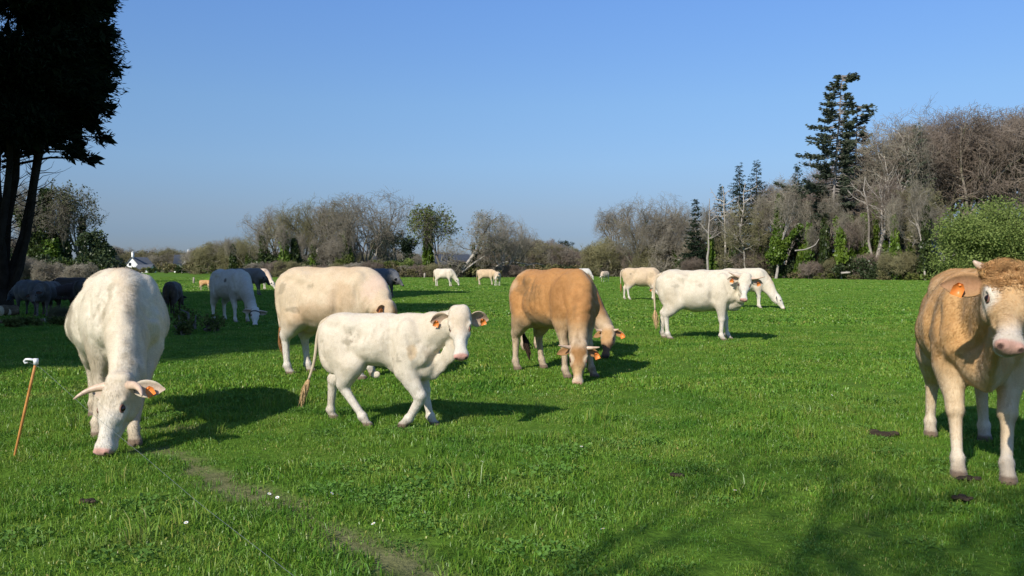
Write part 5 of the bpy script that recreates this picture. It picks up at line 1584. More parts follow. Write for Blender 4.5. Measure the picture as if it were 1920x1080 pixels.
def sphere(mb, c, r, nu=8, nv=12, squash=None):
    V = []
    for i in range(nu + 1):
        th = math.pi * i / nu
        for j in range(nv):
            ph = 2 * math.pi * j / nv
            V.append((math.sin(th) * math.cos(ph), math.sin(th) * math.sin(ph), math.cos(th)))
    V = np.array(V)
    if squash is not None:
        ax, s = squash
        V = V - np.outer(V @ ax, ax) * (1 - s)
    V = V * r + np.array(c)
    q = []
    for i in range(nu):
        for j in range(nv):
            a = i * nv + j; b = i * nv + (j + 1) % nv
            q.append([a, a + nv, b + nv, b])
    mb.add(V, q)
# ------------------------------------------------------------------ the herd
def to_local(w, pos, rz, s):
    d = np.array(w, float) - np.array([pos[0], pos[1], 0.0])
    c, si = math.cos(rz), math.sin(rz)
    return np.array([d[0] * c + d[1] * si, -d[0] * si + d[1] * c, d[2]]) / s
def dir_local(w, rz):
    c, si = math.cos(rz), math.sin(rz)
    return np.array([w[0] * c + w[1] * si, -w[0] * si + w[1] * c, w[2]])
def pw(px, py, Y):
    return np.array([(px - 960) / F * Y, Y, z_at(py, Y)])
def cow(label, X, Y, deg, s, poll=None, muzzle=None, fwd=None, neck=None, **kw):
    """poll and muzzle are world points, fwd the way the forehead faces"""
    rz = R(deg)
    if poll is not None:
        a = to_local(poll, (X, Y), rz, s); b = to_local(muzzle, (X, Y), rz, s)
        kw['poll'] = tuple(a); kw['nose'] = tuple(b - a)
        if fwd is not None: kw['zref'] = tuple(dir_local(fwd, rz))
    if neck is not None: kw['neck_mid'] = tuple(to_local(neck, (X, Y), rz, s))
    return build_cow(label, (X, Y, 0), rz, s, **kw)

WHITE = dict(base=(0.72, 0.64, 0.51), leg=(0.76, 0.70, 0.61), face=(0.74, 0.69, 0.60), mottle=0.09, mottle_col=(0.66, 0.53, 0.37),
             muzzle=(0.60, 0.34, 0.28), ear=(0.66, 0.57, 0.44), tail=(0.62, 0.52, 0.38))
MUD = (0.24, 0.20, 0.13)

# the near white cow with curved horns, grazing beside the electric fence
cow('large white cow with curved horns grazing beside the wire stake', -3.79, 8.22, -59, 1.055,
    poll=pw(214, 708, 6.98), muzzle=pw(172, 840, 6.70), fwd=(-0.36, -1.0, 0.25),
    h=0.0135, hairs=130000, fat=0.21, udder=0.9, deep=0.02, head_scale=1.13,
    legs=dict(fl=(0.52, -0.18), fr=(0.02, -0.06), hl=(0.60, -0.10, 0, 0, 0.75), hr=(0.05, 0)),
    ear_drop=-0.02, ear_k=1.22, horns=dict(len=0.235, up=0.10, up0=0.22, fwd=0.16, curl=0.36, fat=1.15), tags='l', tuft='hair_tan', seed=3,
    coat=dict(WHITE, base=(0.77, 0.70, 0.57), leg=(0.66, 0.57, 0.44), dirty=0.6, spots=[((-0.05, -0.36, 1.13), (0.17, 0.14, 0.22), MUD, 0.6, 0.6), ((0.08, -0.38, 0.97), (0.12, 0.14, 0.20), MUD, 0.6, 0.6),
                            ((-0.5, -0.15, 1.38), (0.30, 0.05, 0.1), MUD, 0.35, 0.7),
                            ((0.15, 0.05, 1.40), (0.42, 0.16, 0.18), (0.56, 0.41, 0.25), 0.65, 0.4), ((0.75, 0.0, 1.15), (0.35, 0.10, 0.30), (0.62, 0.50, 0.36), 0.5, 0.4), ((0.1, 0.38, 0.95), (0.5, 0.2, 0.35), (0.62, 0.52, 0.38), 0.4, 0.5),
                            ((0.45, -0.05, 1.38), (0.30, 0.12, 0.14), (0.60, 0.46, 0.31), 0.4, 0.3),
                            ((0.46, -0.3, 0.6), (0.14, 0.14, 0.35), (0.34, 0.28, 0.18), 0.5, 0.3),
                            ((0.5, 0.2, 0.2), (0.2, 0.2, 0.35), (0.46, 0.36, 0.24), 0.5, 0.3)]))

# the cream calf walking across in front
cow('cream calf mid stride with orange tags in both ears, looking back at us', -1.25, 8.22, -20, 0.755, cat='calf',
    poll=pw(861, 577, 7.78), muzzle=pw(864, 648, 7.53), fwd=(0.02, -0.75, 1.0), neck=(-0.66, 7.98, 1.00),
    h=0.0115, hairs=90000, dewlap=1.25, young=1.0, leg_k=1.24, head_scale=1.19,
    legs=dict(fl=(0.13, 0.0), hl=(-0.20, 0.0), hr=(0.50, 0.0, 0, 0, 0.42),
              fr=[((0.45, -0.185, 0.95), 0.135), ((0.43, -0.185, 0.73), 0.112), ((0.615, -0.175, 0.43), 0.066), ((0.60, -0.17, 0.365), 0.052),
                  ((0.475, -0.165, 0.165), 0.042), ((0.455, -0.165, 0.14), 0.052), ((0.41, -0.165, 0.095), 0.048), ((0.355, -0.165, 0.05), 0.052)]),
    tail=[(-0.79, 0, 1.335), (-0.90, 0.0, 1.30), (-0.965, 0.0, 1.12), (-0.99, 0.0, 0.90), (-1.03, 0.0, 0.72), (-1.10, 0, 0.54)],
    tags='lr', tuft='hair_tan', seed=7,
    coat=dict(WHITE, base=(0.75, 0.675, 0.55), ear=(0.62, 0.48, 0.35), forehead=(0.69, 0.58, 0.44), mottle=0.06, muzzle=(0.62, 0.33, 0.27),
              spots=[((-0.28, -0.28, 1.17), (0.09, 0.12, 0.06), MUD, 0.5, 1.6), ((-0.34, -0.28, 1.10), (0.05, 0.12, 0.05), MUD, 0.5, 1.6),
                     ((0.33, -0.30, 0.90), (0.09, 0.12, 0.05), MUD, 0.5, 1.6), ((0.56, -0.26, 0.98), (0.07, 0.12, 0.12), (0.55, 0.40, 0.23), 0.7, 0.6)]))

# the big cream and tan cow behind the calf
cow('big cream cow with tan patches standing just behind the calf', -2.47, 11.95, -24, 1.07,
    poll=pw(737, 570, 11.25), muzzle=pw(752, 660, 11.05), fwd=(1.0, -0.15, 0.35),
    h=0.018, hairs=90000, fat=0.06, deep=0.02, udder=0.8, legs=dict(fr=(0.0, 0), fl=(-0.05, 0), hr=(0.02, 0), hl=(0.10, 0)),
    tail=[(-0.78, 0, 1.335), (-0.89, 0, 1.31), (-0.95, 0, 1.12), (-0.95, 0, 0.9), (-0.89, -0.02, 0.62)], tags='lr', tuft='hair_brown', seed=12,
    coat=dict(WHITE, base=(0.70, 0.575, 0.41), mottle=0.22, mottle_col=(0.60, 0.43, 0.26), leg=(0.77, 0.72, 0.64), face=None, forehead=(0.45, 0.25, 0.09), ear=(0.55, 0.30, 0.11),
              spots=[((0.30, -0.35, 1.05), (0.22, 0.3, 0.30), (0.58, 0.41, 0.25), 0.55, 0.3), ((-0.10, -0.35, 0.85), (0.40, 0.3, 0.16), (0.60, 0.42, 0.26), 0.5, 0.4),
                     ((-0.66, -0.28, 1.17), (0.07, 0.14, 0.10), MUD, 0.5, 0.7), ((-0.20, -0.33, 1.20), (0.08, 0.14, 0.06), MUD, 0.45, 0.9),
                     ((-0.45, -0.3, 0.88), (0.15, 0.15, 0.05), MUD, 0.6, 0.4), ((0.72, -0.1, 1.1), (0.2, 0.3, 0.4), (0.72, 0.55, 0.46), 0.5, 0.3)]))

# the two brown cows grazing side by side
BROWN = dict(base=(0.54, 0.275, 0.098), leg=(0.62, 0.48, 0.33), shank=(0.56, 0.45, 0.33), belly=(0.50, 0.33, 0.17), mottle=0.16, mottle_col=(0.44, 0.225, 0.08), face=(0.58, 0.39, 0.20),
             eye_ring=(0.66, 0.52, 0.36), muzzle=(0.56, 0.33, 0.25), ear=(0.44, 0.24, 0.09), tail=(0.45, 0.27, 0.12))
cow('tan brown cow with white tipped horns grazing, nearer of the brown pair', 0.62, 12.25, -57, 1.05,
    poll=pw(1086, 643, 11.25), muzzle=pw(1084, 716, 11.02), fwd=(-0.05, -1.0, 0.15),
    h=0.016, hairs=90000, bony=1.0, udder=0.5, legs=dict(fr=(0.0, 0), fl=(0.12, 0), hr=(0.02, -0.05), hl=(0.05, 0.05)), head_scale=1.02,
    horns=dict(len=0.17, up=0.35, up0=0.25, fwd=0.10, curl=0.0, fat=0.85), tags='l', tuft='hair_dark', seed=21,
    tail=[(-0.79, 0, 1.335), (-0.90, 0, 1.30), (-0.94, -0.05, 1.1), (-0.86, -0.06, 0.8), (-0.72, -0.04, 0.5)],
    coat=dict(BROWN, forehead=(0.40, 0.21, 0.08), snout=(0.66, 0.52, 0.38), dirty=0.5, dirt=(0.22, 0.14, 0.07), spots=[((-0.38, -0.3, 1.20), (0.30, 0.16, 0.13), (0.20, 0.13, 0.06), 0.50, 0.9), ((-0.12, -0.36, 1.12), (0.25, 0.16, 0.16), (0.22, 0.14, 0.06), 0.45, 0.9),
                            ((-0.70, 0, 1.2), (0.25, 0.35, 0.4), (0.62, 0.46, 0.29), 0.5, 0.3), ((-0.75, -0.2, 0.8), (0.2, 0.2, 0.5), (0.60, 0.46, 0.30), 0.5, 0.3),
                            ((0.80, 0.0, 0.85), (0.35, 0.3, 0.4), (0.33, 0.155, 0.052), 0.55, 0.5), ((0.45, -0.25, 1.1), (0.25, 0.2, 0.35), (0.35, 0.17, 0.06), 0.5, 0.5)]))
cow('red brown cow grazing behind the nearer brown one, face in shade', 0.82, 15.15, -46, 1.04,
    poll=pw(1140, 612, 14.15), muzzle=pw(1130, 680, 13.78), fwd=(-0.45, -1.0, 0.2),
    h=0.022, hairs=50000, legs=dict(), horns=dict(len=0.10, up=0.3, up0=0.2, fwd=0.1, fat=0.8), tags='l', tuft='hair_dark', seed=25,
    coat=dict(BROWN, base=(0.265, 0.115, 0.035), face=(0.20, 0.11, 0.06), forehead=(0.55, 0.33, 0.15), eye_ring=None, muzzle=(0.10, 0.07, 0.06),
              spots=[((0.1, 0, 1.4), (0.5, 0.2, 0.08), (0.62, 0.45, 0.27), 0.6, 0.3)]))

# the white horned animal with its head turned to the camera
cow('white horned bullock standing side on with its face turned towards us', 3.98, 18.0, -17, 1.035,
    poll=pw(1399, 514, 17.25), muzzle=pw(1394, 568, 16.85), fwd=(0.0, -0.6, 1.0), neck=(4.75, 17.7, 1.22),
    h=0.02, hairs=60000, dewlap=1.2, deep=0.02, sag=0.02, head_scale=1.12, legs=dict(fr=(-0.04, 0), fl=(0.06, 0), hr=(0.04, 0), hl=(-0.12, 0)),
    horns=dict(len=0.25, up=0.30, up0=0.12, fwd=-0.05, fat=0.85), tags='lr', tuft='hair_tan', seed=31,
    tail=[(-0.78, 0, 1.335), (-0.89, 0, 1.31), (-0.94, 0, 1.12), (-0.94, 0, 0.9), (-0.92, -0.02, 0.60)],
    coat=dict(WHITE, base=(0.74, 0.67, 0.54), mottle=0.05, spots=[((0.0, -0.33, 1.12), (0.10, 0.12, 0.05), MUD, 0.3, 0.8), ((-0.45, -0.28, 1.1), (0.10, 0.12, 0.05), MUD, 0.3, 0.8),
                                                                ((0.2, -0.33, 0.95), (0.06, 0.12, 0.10), MUD, 0.25, 0.8), ((-0.55, -0.25, 0.85), (0.18, 0.15, 0.25), (0.58, 0.47, 0.32), 0.4, 0.5)]))
cow('pale tan cow standing behind the rump of the white horned bullock', 6.15, 40.3, -8, 1.08,
    poll=pw(1229, 536, 39.4), muzzle=pw(1239, 551, 39.1), fwd=(0.3, -0.8, 0.6), h=0.035, detail=False, tags='r', tuft='hair_brown', seed=35,
    legs=dict(hr=(0.12, 0), hl=(-0.1, 0)),
    coat=dict(WHITE, base=(0.66, 0.51, 0.34), mottle=0.16, mottle_col=(0.56, 0.41, 0.25), spots=[((-0.5, -0.28, 1.15), (0.06, 0.1, 0.06), MUD, 0.6, 0.5), ((0.4, -0.28, 1.1), (0.15, 0.15, 0.15), MUD, 0.35, 0.6)]))
cow('white cow grazing behind the horned bullock, its muzzle down at the right', 8.70, 31.8, -10, 1.06,
    poll=pw(1461, 553, 31.3), muzzle=pw(1478, 582, 31.1), fwd=(1.0, -0.4, 0.4), h=0.03, detail=False, tuft='hair_tan', seed=38,
    coat=dict(WHITE, base=(0.73, 0.66, 0.53), spots=[((0.9, 0, 1.1), (0.25, 0.3, 0.4), (0.62, 0.43, 0.25), 0.6, 0.4)]))

# the tan bull at the right edge
cow('tan bull with curly poll hair standing at the right edge of the picture', 3.68, 6.84, -110, 1.05, cat='bull',
    poll=pw(1898, 505, 5.42), muzzle=pw(1906, 634, 4.98), fwd=(-0.02, -0.72, 1.0), neck=(3.42, 5.95, 1.30),
    h=0.0125, hairs=130000, head_scale=1.17, fat=0.02, legs=dict(fr=(0.26, 0.0), fl=(0.32, -0.06), hr=(-0.12, -0.02), hl=(-0.05, 0.05)),
    horns='stub', tags='r', tuft='hair_dark', curl=True, seed=44, dewlap=1.5,
    tail=[(-0.79, 0, 1.335), (-0.90, 0, 1.30), (-0.95, 0.12, 1.1), (-0.93, 0.20, 0.9), (-0.90, 0.22, 0.72)],
    coat=dict(base=(0.67, 0.40, 0.170), leg=(0.68, 0.53, 0.35), shank=(0.74, 0.65, 0.52), belly=(0.64, 0.48, 0.30), mottle=0.18, mottle_col=(0.55, 0.30, 0.115),
              face=(0.70, 0.52, 0.33), forehead=(0.64, 0.42, 0.21), fore_end=0.36, snout=(0.72, 0.62, 0.50), dirty=0.45, dirt=(0.40, 0.25, 0.11), eye_ring=(0.78, 0.70, 0.58), muzzle=(0.60, 0.35, 0.27), ear=(0.50, 0.29, 0.14), tail=(0.40, 0.24, 0.12),
              spots=[((0.62, 0, 0.86), (0.15, 0.16, 0.16), (0.72, 0.60, 0.47), 0.7, 0.4), ((0.45, -0.3, 0.95), (0.15, 0.15, 0.3), (0.50, 0.28, 0.11), 0.5, 0.5),
                     ((-0.2, -0.3, 1.2), (0.3, 0.2, 0.3), (0.66, 0.48, 0.29), 0.5, 0.5), ((0.55, -0.17, 0.40), (0.1, 0.1, 0.08), (0.36, 0.24, 0.13), 0.6, 0.3), ((0.6, 0.17, 0.40), (0.1, 0.1, 0.08), (0.36, 0.24, 0.13), 0.6, 0.3)]))

# cattle in the shade of the cypresses
GREYW = dict(WHITE, base=(0.62, 0.57, 0.49), belly=(0.40, 0.35, 0.28), mottle=0.12, mottle_col=(0.50, 0.44, 0.36))
cow('dirty white cow with a strap round its head, grazing in the shade', -7.85, 23.9, -42, 1.04,
    poll=pw(479, 577, 22.6), muzzle=pw(479, 607, 22.3), fwd=(0.55, -1.0, 0.2), h=0.022, horns=dict(len=0.22, up=0.15, up0=0.1, fwd=0.2, fat=0.8),
    strap=True, tags='', tuft='hair_tan', seed=51, coat=dict(GREYW, spots=[((0.18, -0.33, 1.15), (0.06, 0.1, 0.07), (0.05, 0.04, 0.03), 0.8, 0.5), ((0.3, -0.3, 0.85), (0.4, 0.2, 0.2), (0.36, 0.31, 0.25), 0.5, 0.6)]))
DARK = dict(base=(0.085, 0.070, 0.058), mottle=0.12, mottle_col=(0.055, 0.045, 0.038), muzzle=(0.03, 0.025, 0.022), ear=(0.03, 0.025, 0.022), hoof=(0.03, 0.025, 0.02), tail=(0.05, 0.04, 0.03))
cow('grey cow with a black head seen behind the dirty white grazing cow', -14.6, 47.5, 2, 1.06, h=0.035, detail=False,
    poll=pw(499, 517, 47.0), muzzle=pw(508, 533, 46.9), fwd=(0.8, -0.2, 1), tuft='hair_dark', seed=52,
    coat=dict(DARK, base=(0.21, 0.185, 0.165), face=(0.04, 0.035, 0.03), forehead=(0.045, 0.04, 0.035)))
cow('pale cream cow half hidden beyond the black headed grey cow', -17.9, 60.0, 4, 1.05, h=0.045, detail=False,
    poll=pw(513, 528, 59.5), muzzle=pw(519, 541, 59.4), fwd=(1, -0.2, 0.4), tuft='hair_tan', seed=53, coat=dict(WHITE, base=(0.72, 0.55, 0.44)))
cow('blue grey cow with black ears standing beyond the big cream cow', -6.75, 44.5, 3, 1.05, h=0.03, detail=False,
    poll=pw(748, 520, 44.0), muzzle=pw(759, 535, 43.8), fwd=(0.8, -0.3, 1), tuft='hair_dark', seed=54,
    coat=dict(DARK, base=(0.125, 0.135, 0.155), belly=(0.075, 0.07, 0.068), face=(0.13, 0.135, 0.14), mottle_col=(0.095, 0.10, 0.11)))
cow('small ginger calf standing far off on the bright grass at left', -21.0, 58.5, -6, 0.50, cat='calf', h=0.025, detail=False, young=1,
    poll=pw(390, 531, 58.2), muzzle=pw(394, 534, 58.1), fwd=(0.8, -0.3, 1), head_scale=1.2, tuft='hair_tan', seed=55,
    coat=dict(BROWN, base=(0.60, 0.36, 0.16), leg=(0.66, 0.55, 0.42)))
# the dark group under the trees
cow('blue grey cow with a dark head turned left in the shady group', -15.4, 27.2, 150, 0.80, h=0.026, detail=False,
    poll=pw(19, 545, 27.4), muzzle=pw(13, 556, 27.2), fwd=(-0.7, -0.6, 1), tuft='hair_dark', seed=61,
    coat=dict(DARK, base=(0.12, 0.125, 0.135), face=(0.03, 0.05, 0.05), forehead=(0.05, 0.05, 0.05), leg=(0.10, 0.09, 0.09)))
cow('grey brown cow facing us in the middle of the shady group', -14.5, 26.6, -85, 0.78, h=0.026, detail=False,
    poll=pw(60, 546, 25.4), muzzle=pw(60, 568, 25.1), fwd=(0, -0.8, 0.6), tags='', tuft='hair_dark', seed=62,
    coat=dict(DARK, base=(0.10, 0.083, 0.068), face=(0.15, 0.125, 0.10), leg=(0.13, 0.11, 0.09), spots=[((0.5, 0, 0.3), (0.3, 0.3, 0.3), (0.42, 0.38, 0.33), 0.5, 0.7)]))
cow('dark chestnut cow facing us between the grey cattle in shade', -13.9, 27.6, -100, 0.76, h=0.026, detail=False,
    poll=pw(80, 543, 26.4), muzzle=pw(80, 565, 26.1), fwd=(0, -0.8, 0.6), tags='l', tuft='hair_dark', seed=63, coat=dict(DARK, base=(0.06, 0.035, 0.026)))
cow('charcoal cow seen from behind at the right of the shady group', -13.2, 26.9, 75, 0.82, h=0.026, detail=False,
    poll=(-13.0, 27.9, 0.62), muzzle=(-12.95, 28.15, 0.28), fwd=(0.2, 1, 0.4), tuft='hair_dark', seed=64, coat=dict(DARK, base=(0.065, 0.055, 0.048), leg=(0.09, 0.08, 0.068)))
cow('dark brown cow with a pale leg behind the shady group by the bushes', -17.8, 34.6, 20, 0.80, h=0.03, detail=False,
    tuft='hair_dark', seed=65, coat=dict(DARK, base=(0.10, 0.075, 0.065), shank=(0.50, 0.44, 0.36)))
cow('young dark brown animal standing in shade beside the large white cow', -11.05, 27.8, 100, 0.76, h=0.028, detail=False,
    poll=(-11.2, 28.9, 0.62), muzzle=(-11.2, 29.1, 0.26), fwd=(0, 1, 0.4), tuft='hair_dark', seed=66, coat=dict(DARK, base=(0.060, 0.038, 0.028)))
# far away in the open field
cow('far white cow grazing in front of the broken leaning trunk', -5.55, 70.5, -14, 1.04, h=0.045, detail=False, tags='', tuft='hair_tan', seed=71, coat=WHITE)
cow('far tan cow standing side on beside the suckling calf', -2.25, 76.5, -10, 1.0, h=0.045, detail=False, poll=pw(934, 511, 76.0), muzzle=pw(939, 520, 75.9), fwd=(0.8, 0, 1),
    tuft='hair_brown', seed=72, coat=dict(WHITE, base=(0.64, 0.46, 0.28), leg=(0.70, 0.58, 0.44)))
cow('far pale calf standing end on in front of the far tan cow', -1.25, 72.5, -82, 0.86, cat='calf', h=0.045, detail=False, young=1, poll=pw(932, 514, 71.5), muzzle=pw(926, 524, 71.3), fwd=(-0.5, -0.5, 1),
    tuft='hair_tan', seed=73, coat=dict(WHITE, base=(0.68, 0.53, 0.36)))
cow('far grey and white cow grazing between the brown pair and the tan cow', 8.75, 103.0, -35, 1.05, h=0.06, detail=False, tuft='hair_tan', seed=74, coat=dict(WHITE, base=(0.60, 0.58, 0.54), belly=(0.30, 0.28, 0.25)))
cow('far pale cow facing left with lowered head beside the wood', 10.2, 94.0, -128, 0.84, h=0.055, detail=False, poll=pw(1128, 515, 93.2), muzzle=pw(1124, 519, 93.0), fwd=(-0.7, -0.4, 0.7), tuft='hair_tan', seed=75, coat=dict(WHITE, base=(0.66, 0.52, 0.38)))
# ------------------------------------------------------------------ fence, houses and small things
# leaning fence stake with its white insulator, and the wire
b = ground(28, 852); tp = vec(*at_depth(66, b.y - 0.02)); tp[2] = z_at(676, b.y - 0.02)
root = empty('fence_stake', (b.x, b.y, 0)); tag(root, 'thin leaning orange brown wooden stake with a white insulator', 'stake')
d = tp - vec(b.x, b.y, 0)
mb = MB(); mb.tube([d * -0.12, d * 0.0, d * 0.33, d * 0.345, d * 0.36, d * 0.7, d * 1.0], [0.004, 0.010, 0.011, 0.0125, 0.011, 0.0115, 0.0105], 9)
obj('pole', mb.mesh('stake_pole', True), M['stake'], root)
mb = MB(); t0 = d * 0.985
mb.tube([t0 + vec(0, 0, -0.02), t0 + vec(0, 0, 0.028)], [0.019, 0.019], 10)
mb.tube([t0 + vec(0, 0, 0.012), t0 + vec(-0.045, -0.01, 0.022), t0 + vec(-0.075, -0.012, 0.022), t0 + vec(-0.088, -0.012, 0.008), t0 + vec(-0.08, -0.012, -0.008), t0 + vec(-0.06, -0.012, -0.004)], [0.0105, 0.010, 0.009, 0.009, 0.008, 0.007], 8)
obj('insulator', mb.mesh('insulator', True), M['insulator'], root)
pts = [(75, 690, None), (165, 772, None), (260, 850, None), (370, 944, None), (545, 1078, None), (700, 1195, None)]
top = vec(b.x, b.y, 0) + t0
w = []
Ys = [top[1] - 0.25, 6.35, 5.75, 4.85, 3.9, 3.2]
for (px, py, _), Yk in zip(pts, Ys): w.append(vec((px - 960) / F * Yk, Yk, z_at(py, Yk)))
w = [top + vec(-0.06, 0, 0)] + w
W_ = np.array([[np.interp(t, np.arange(len(w)), [p[k] for p in w]) for k in range(3)] for t in np.linspace(0, len(w) - 1, 61)])
for _ in range(2): W_[1:-1] = 0.5 * W_[1:-1] + 0.25 * (W_[:-2] + W_[2:])
mb = MB(); mb.tube(W_, [0.0010] * len(W_), 5)
tag(obj('fence_wire', mb.mesh('fence_wire', True), M['wire']), 'thin grey electric fence wire running from the stake past the horned cow', 'wire')

def post(px, py0, py1, label, w=0.12):
    g = ground(px, py1); h = z_at(py0, g.y)
    mb = MB(); mb.tube([(0, 0, -0.3), (0.02, 0, h * 0.97), (0.02, 0, h)], [w / 2, w * 0.46, w * 0.3], 8)
    o = obj('fence_post', mb.mesh('fence_post', True), M['post'], None, (g.x, g.y, 0)); tag(o, label, 'post')
post(796, 512, 521, 'pale fence post at the field edge left of the far white cow', 0.3)
post(1113, 507, 515, 'small pale fence post beyond the far grey and white cow', 0.4)
post(363, 520, 531, 'old fence post on the bank behind the ginger calf', 0.2)

# the grassy bank by that post
g = ground(392, 531); rgb = np.random.default_rng(77)
u, v = np.meshgrid(np.linspace(-1, 1, 46), np.linspace(-1, 1, 22), indexing='ij')
r2 = np.clip(1 - u ** 2 - v ** 2, 0, 1)
Z = 1.25 * r2 ** 0.7 * (0.75 + 0.5 * fbm(np.stack([u * 3, v * 2, u * 0], -1), 1.0, 3)) - 0.05
Pm = np.stack([(u * 3.6).ravel(), (v * 2.0).ravel(), Z.ravel()], 1)
i, j = np.meshgrid(np.arange(45), np.arange(21), indexing='ij'); a = (i * 22 + j).ravel()
bm_ = mesh_np('bank', Pm, np.stack([a, a + 22, a + 23, a + 1], 1), None, True); set_col(bm_, np.zeros((len(Pm), 3)))
bk = tag(obj('grass_bank', bm_, M['turf'], None, (g.x + 2.2, g.y + 1.5, 0)), kind='structure')

# cut logs and fallen branches in the shade at the left
def log(px, py, L, r, rz, label, tilt=0.0):
    g = ground(px, py); root = empty('cut_log', (g.x, g.y, r), rz); tag(root, label, 'log')
    root.rotation_euler = (0, tilt, rz)
    mb = MB(); mb.tube([(-L / 2, 0, 0), (-L / 4, 0, 0.01), (L / 4, 0, -0.01), (L / 2, 0, 0)], [r, r * 1.03, r * 0.98, r], 14, cap=False)
    obj('bark', mb.mesh('log_bark', True), M['log'], root)
    mb = MB(); mb.tube([(-L / 2 - 0.004, 0, 0), (-L / 2 + 0.02, 0, 0)], [r * 0.97, r * 0.97], 14); mb.tube([(L / 2 - 0.02, 0, 0), (L / 2 + 0.004, 0, 0)], [r * 0.97, r * 0.97], 14)
    obj('cut_face', mb.mesh('log_faces'), M['logface'], root)
log(15, 592, 0.55, 0.17, R(72), 'short pale cut log lying end on by the shady cattle')
log(22, 592, 0.30, 0.12, R(80), 'small pale cut log resting beside the larger cut log')
log(12, 606, 1.9, 0.045, R(14), 'long thin pole lying in front of the cut logs', -0.03)
for k, (px, py, w, h) in enumerate(((128, 606, 1.3, 0.5), (150, 608, 1.0, 0.4), (172, 606, 0.9, 0.4))):
    g = ground(px, py)
    bare_tree('scrub', g.x, g.y, h, k * 2.0, ('heap of cut brushwood beside the shady cattle', 'smaller heap of cut twigs right of the brushwood heap', 'low heap of twigs beside the large white cow')[k], wide=w, name='brushwood_heap', cat='brushwood', twig_m='twig_olive')
for k, (px, py, h, lab) in enumerate(((360, 618, 0.75, 'tall weeds growing in the shade right of the large white cow'), (395, 622, 0.55, 'smaller clump of weeds in shade under the dirty white cow'), (345, 628, 0.4, 'low leafy weeds at the edge of the shade'))):
    g = ground(px, py)
    bush('weed_clump', lab, g.x, g.y, h * 1.2, h, h, 260, 'weed', 500 + k, 0.09, 8, 0.1, cat='weed')
for k, (px, py) in enumerate(((20, 615), (60, 612), (110, 612), (150, 610))):
    g = ground(px, py)
    bush('weed_clump', 'low dry weeds along the edge of the bare ground at left', g.x, g.y, 1.3, 0.5, 0.28, 420, 'weed', 520 + k, 0.09, 10, 0.05, 'weeds along the bare ground', cat='weed', stems=False)

# dark clods on the grass
for k, (px, py, w, lab) in enumerate(((1655, 816, 0.17, 'flat dark cow pat left of the bull'), (1269, 893, 0.09, 'small dark clod on the grass in front of the brown pair'), (160, 942, 0.08, 'brown clod of earth in front of the white cow'),
                                      (1805, 937, 0.10, 'dark muddy clod in front of the bull'), (1812, 899, 0.10, 'trampled dark mud under the hoof of the bull'))):
    g = ground(px, py); rg2 = np.random.default_rng(600 + k); mb = MB()
    for _ in range(12):
        sphere(mb, (rg2.normal() * w * 0.32, rg2.normal() * w * 0.22, 0.012), rg2.uniform(0.16, 0.34) * w, 6, 9, (vec(0, 0, 1), 0.45))
    o = obj('dung_pat' if k == 0 else 'earth_clod', mb.mesh('clod', True), M['soil'], None, (g.x, g.y, 0)); tag(o, lab, 'cow pat' if k == 0 else 'clod')
# daisies
rgd = np.random.default_rng(8)
spots = [(622, 941), (633, 943), (941, 792), (955, 797), (1350, 818), (1378, 935), (1436, 861), (520, 949), (349, 998), (505, 942), (1180, 700), (1090, 850), (905, 880), (1560, 750), (700, 1000), (1130, 1010)]
for k, (px, py) in enumerate(spots):
    g = ground(px, py); root = empty('daisy', (g.x, g.y, 0.0), rgd.uniform(0, 6)); tag(root, 'tiny white daisy open in the grass', 'daisy', 'daisies in the pasture')
    hh = 0.055; mb = MB(); c0 = vec(0, 0, hh); tilt = vec(rgd.normal() * 0.25, -0.35 + rgd.normal() * 0.2, 1); tilt = unit(tilt)
    a1 = unit(np.cross(tilt, vec(1, 0, 0))); a2 = np.cross(tilt, a1)
    for q in range(13):
        an = q / 13 * 6.283; dd = a1 * math.cos(an) + a2 * math.sin(an); sd = np.cross(tilt, dd)
        mb.add([c0 + dd * 0.003, c0 + dd * 0.010 + sd * 0.0026 + tilt * 0.001, c0 + dd * 0.0135 + tilt * 0.002, c0 + dd * 0.010 - sd * 0.0026 + tilt * 0.001], [[0, 1, 2, 3]])
    obj('petals', mb.mesh('daisy_petals'), M['petal'], root)
    mb = MB(); sphere(mb, c0 + tilt * 0.0015, 0.0038, 5, 8, (tilt, 0.5)); obj('flower_centre', mb.mesh('daisy_centre', True), M['petal_eye'], root)
    mb = MB(); mb.tube([(0, 0, -0.01), (0.002, 0, hh * 0.5), c0], [0.0012] * 3, 4); obj('stem', mb.mesh('daisy_stem'), M['weed'], root)

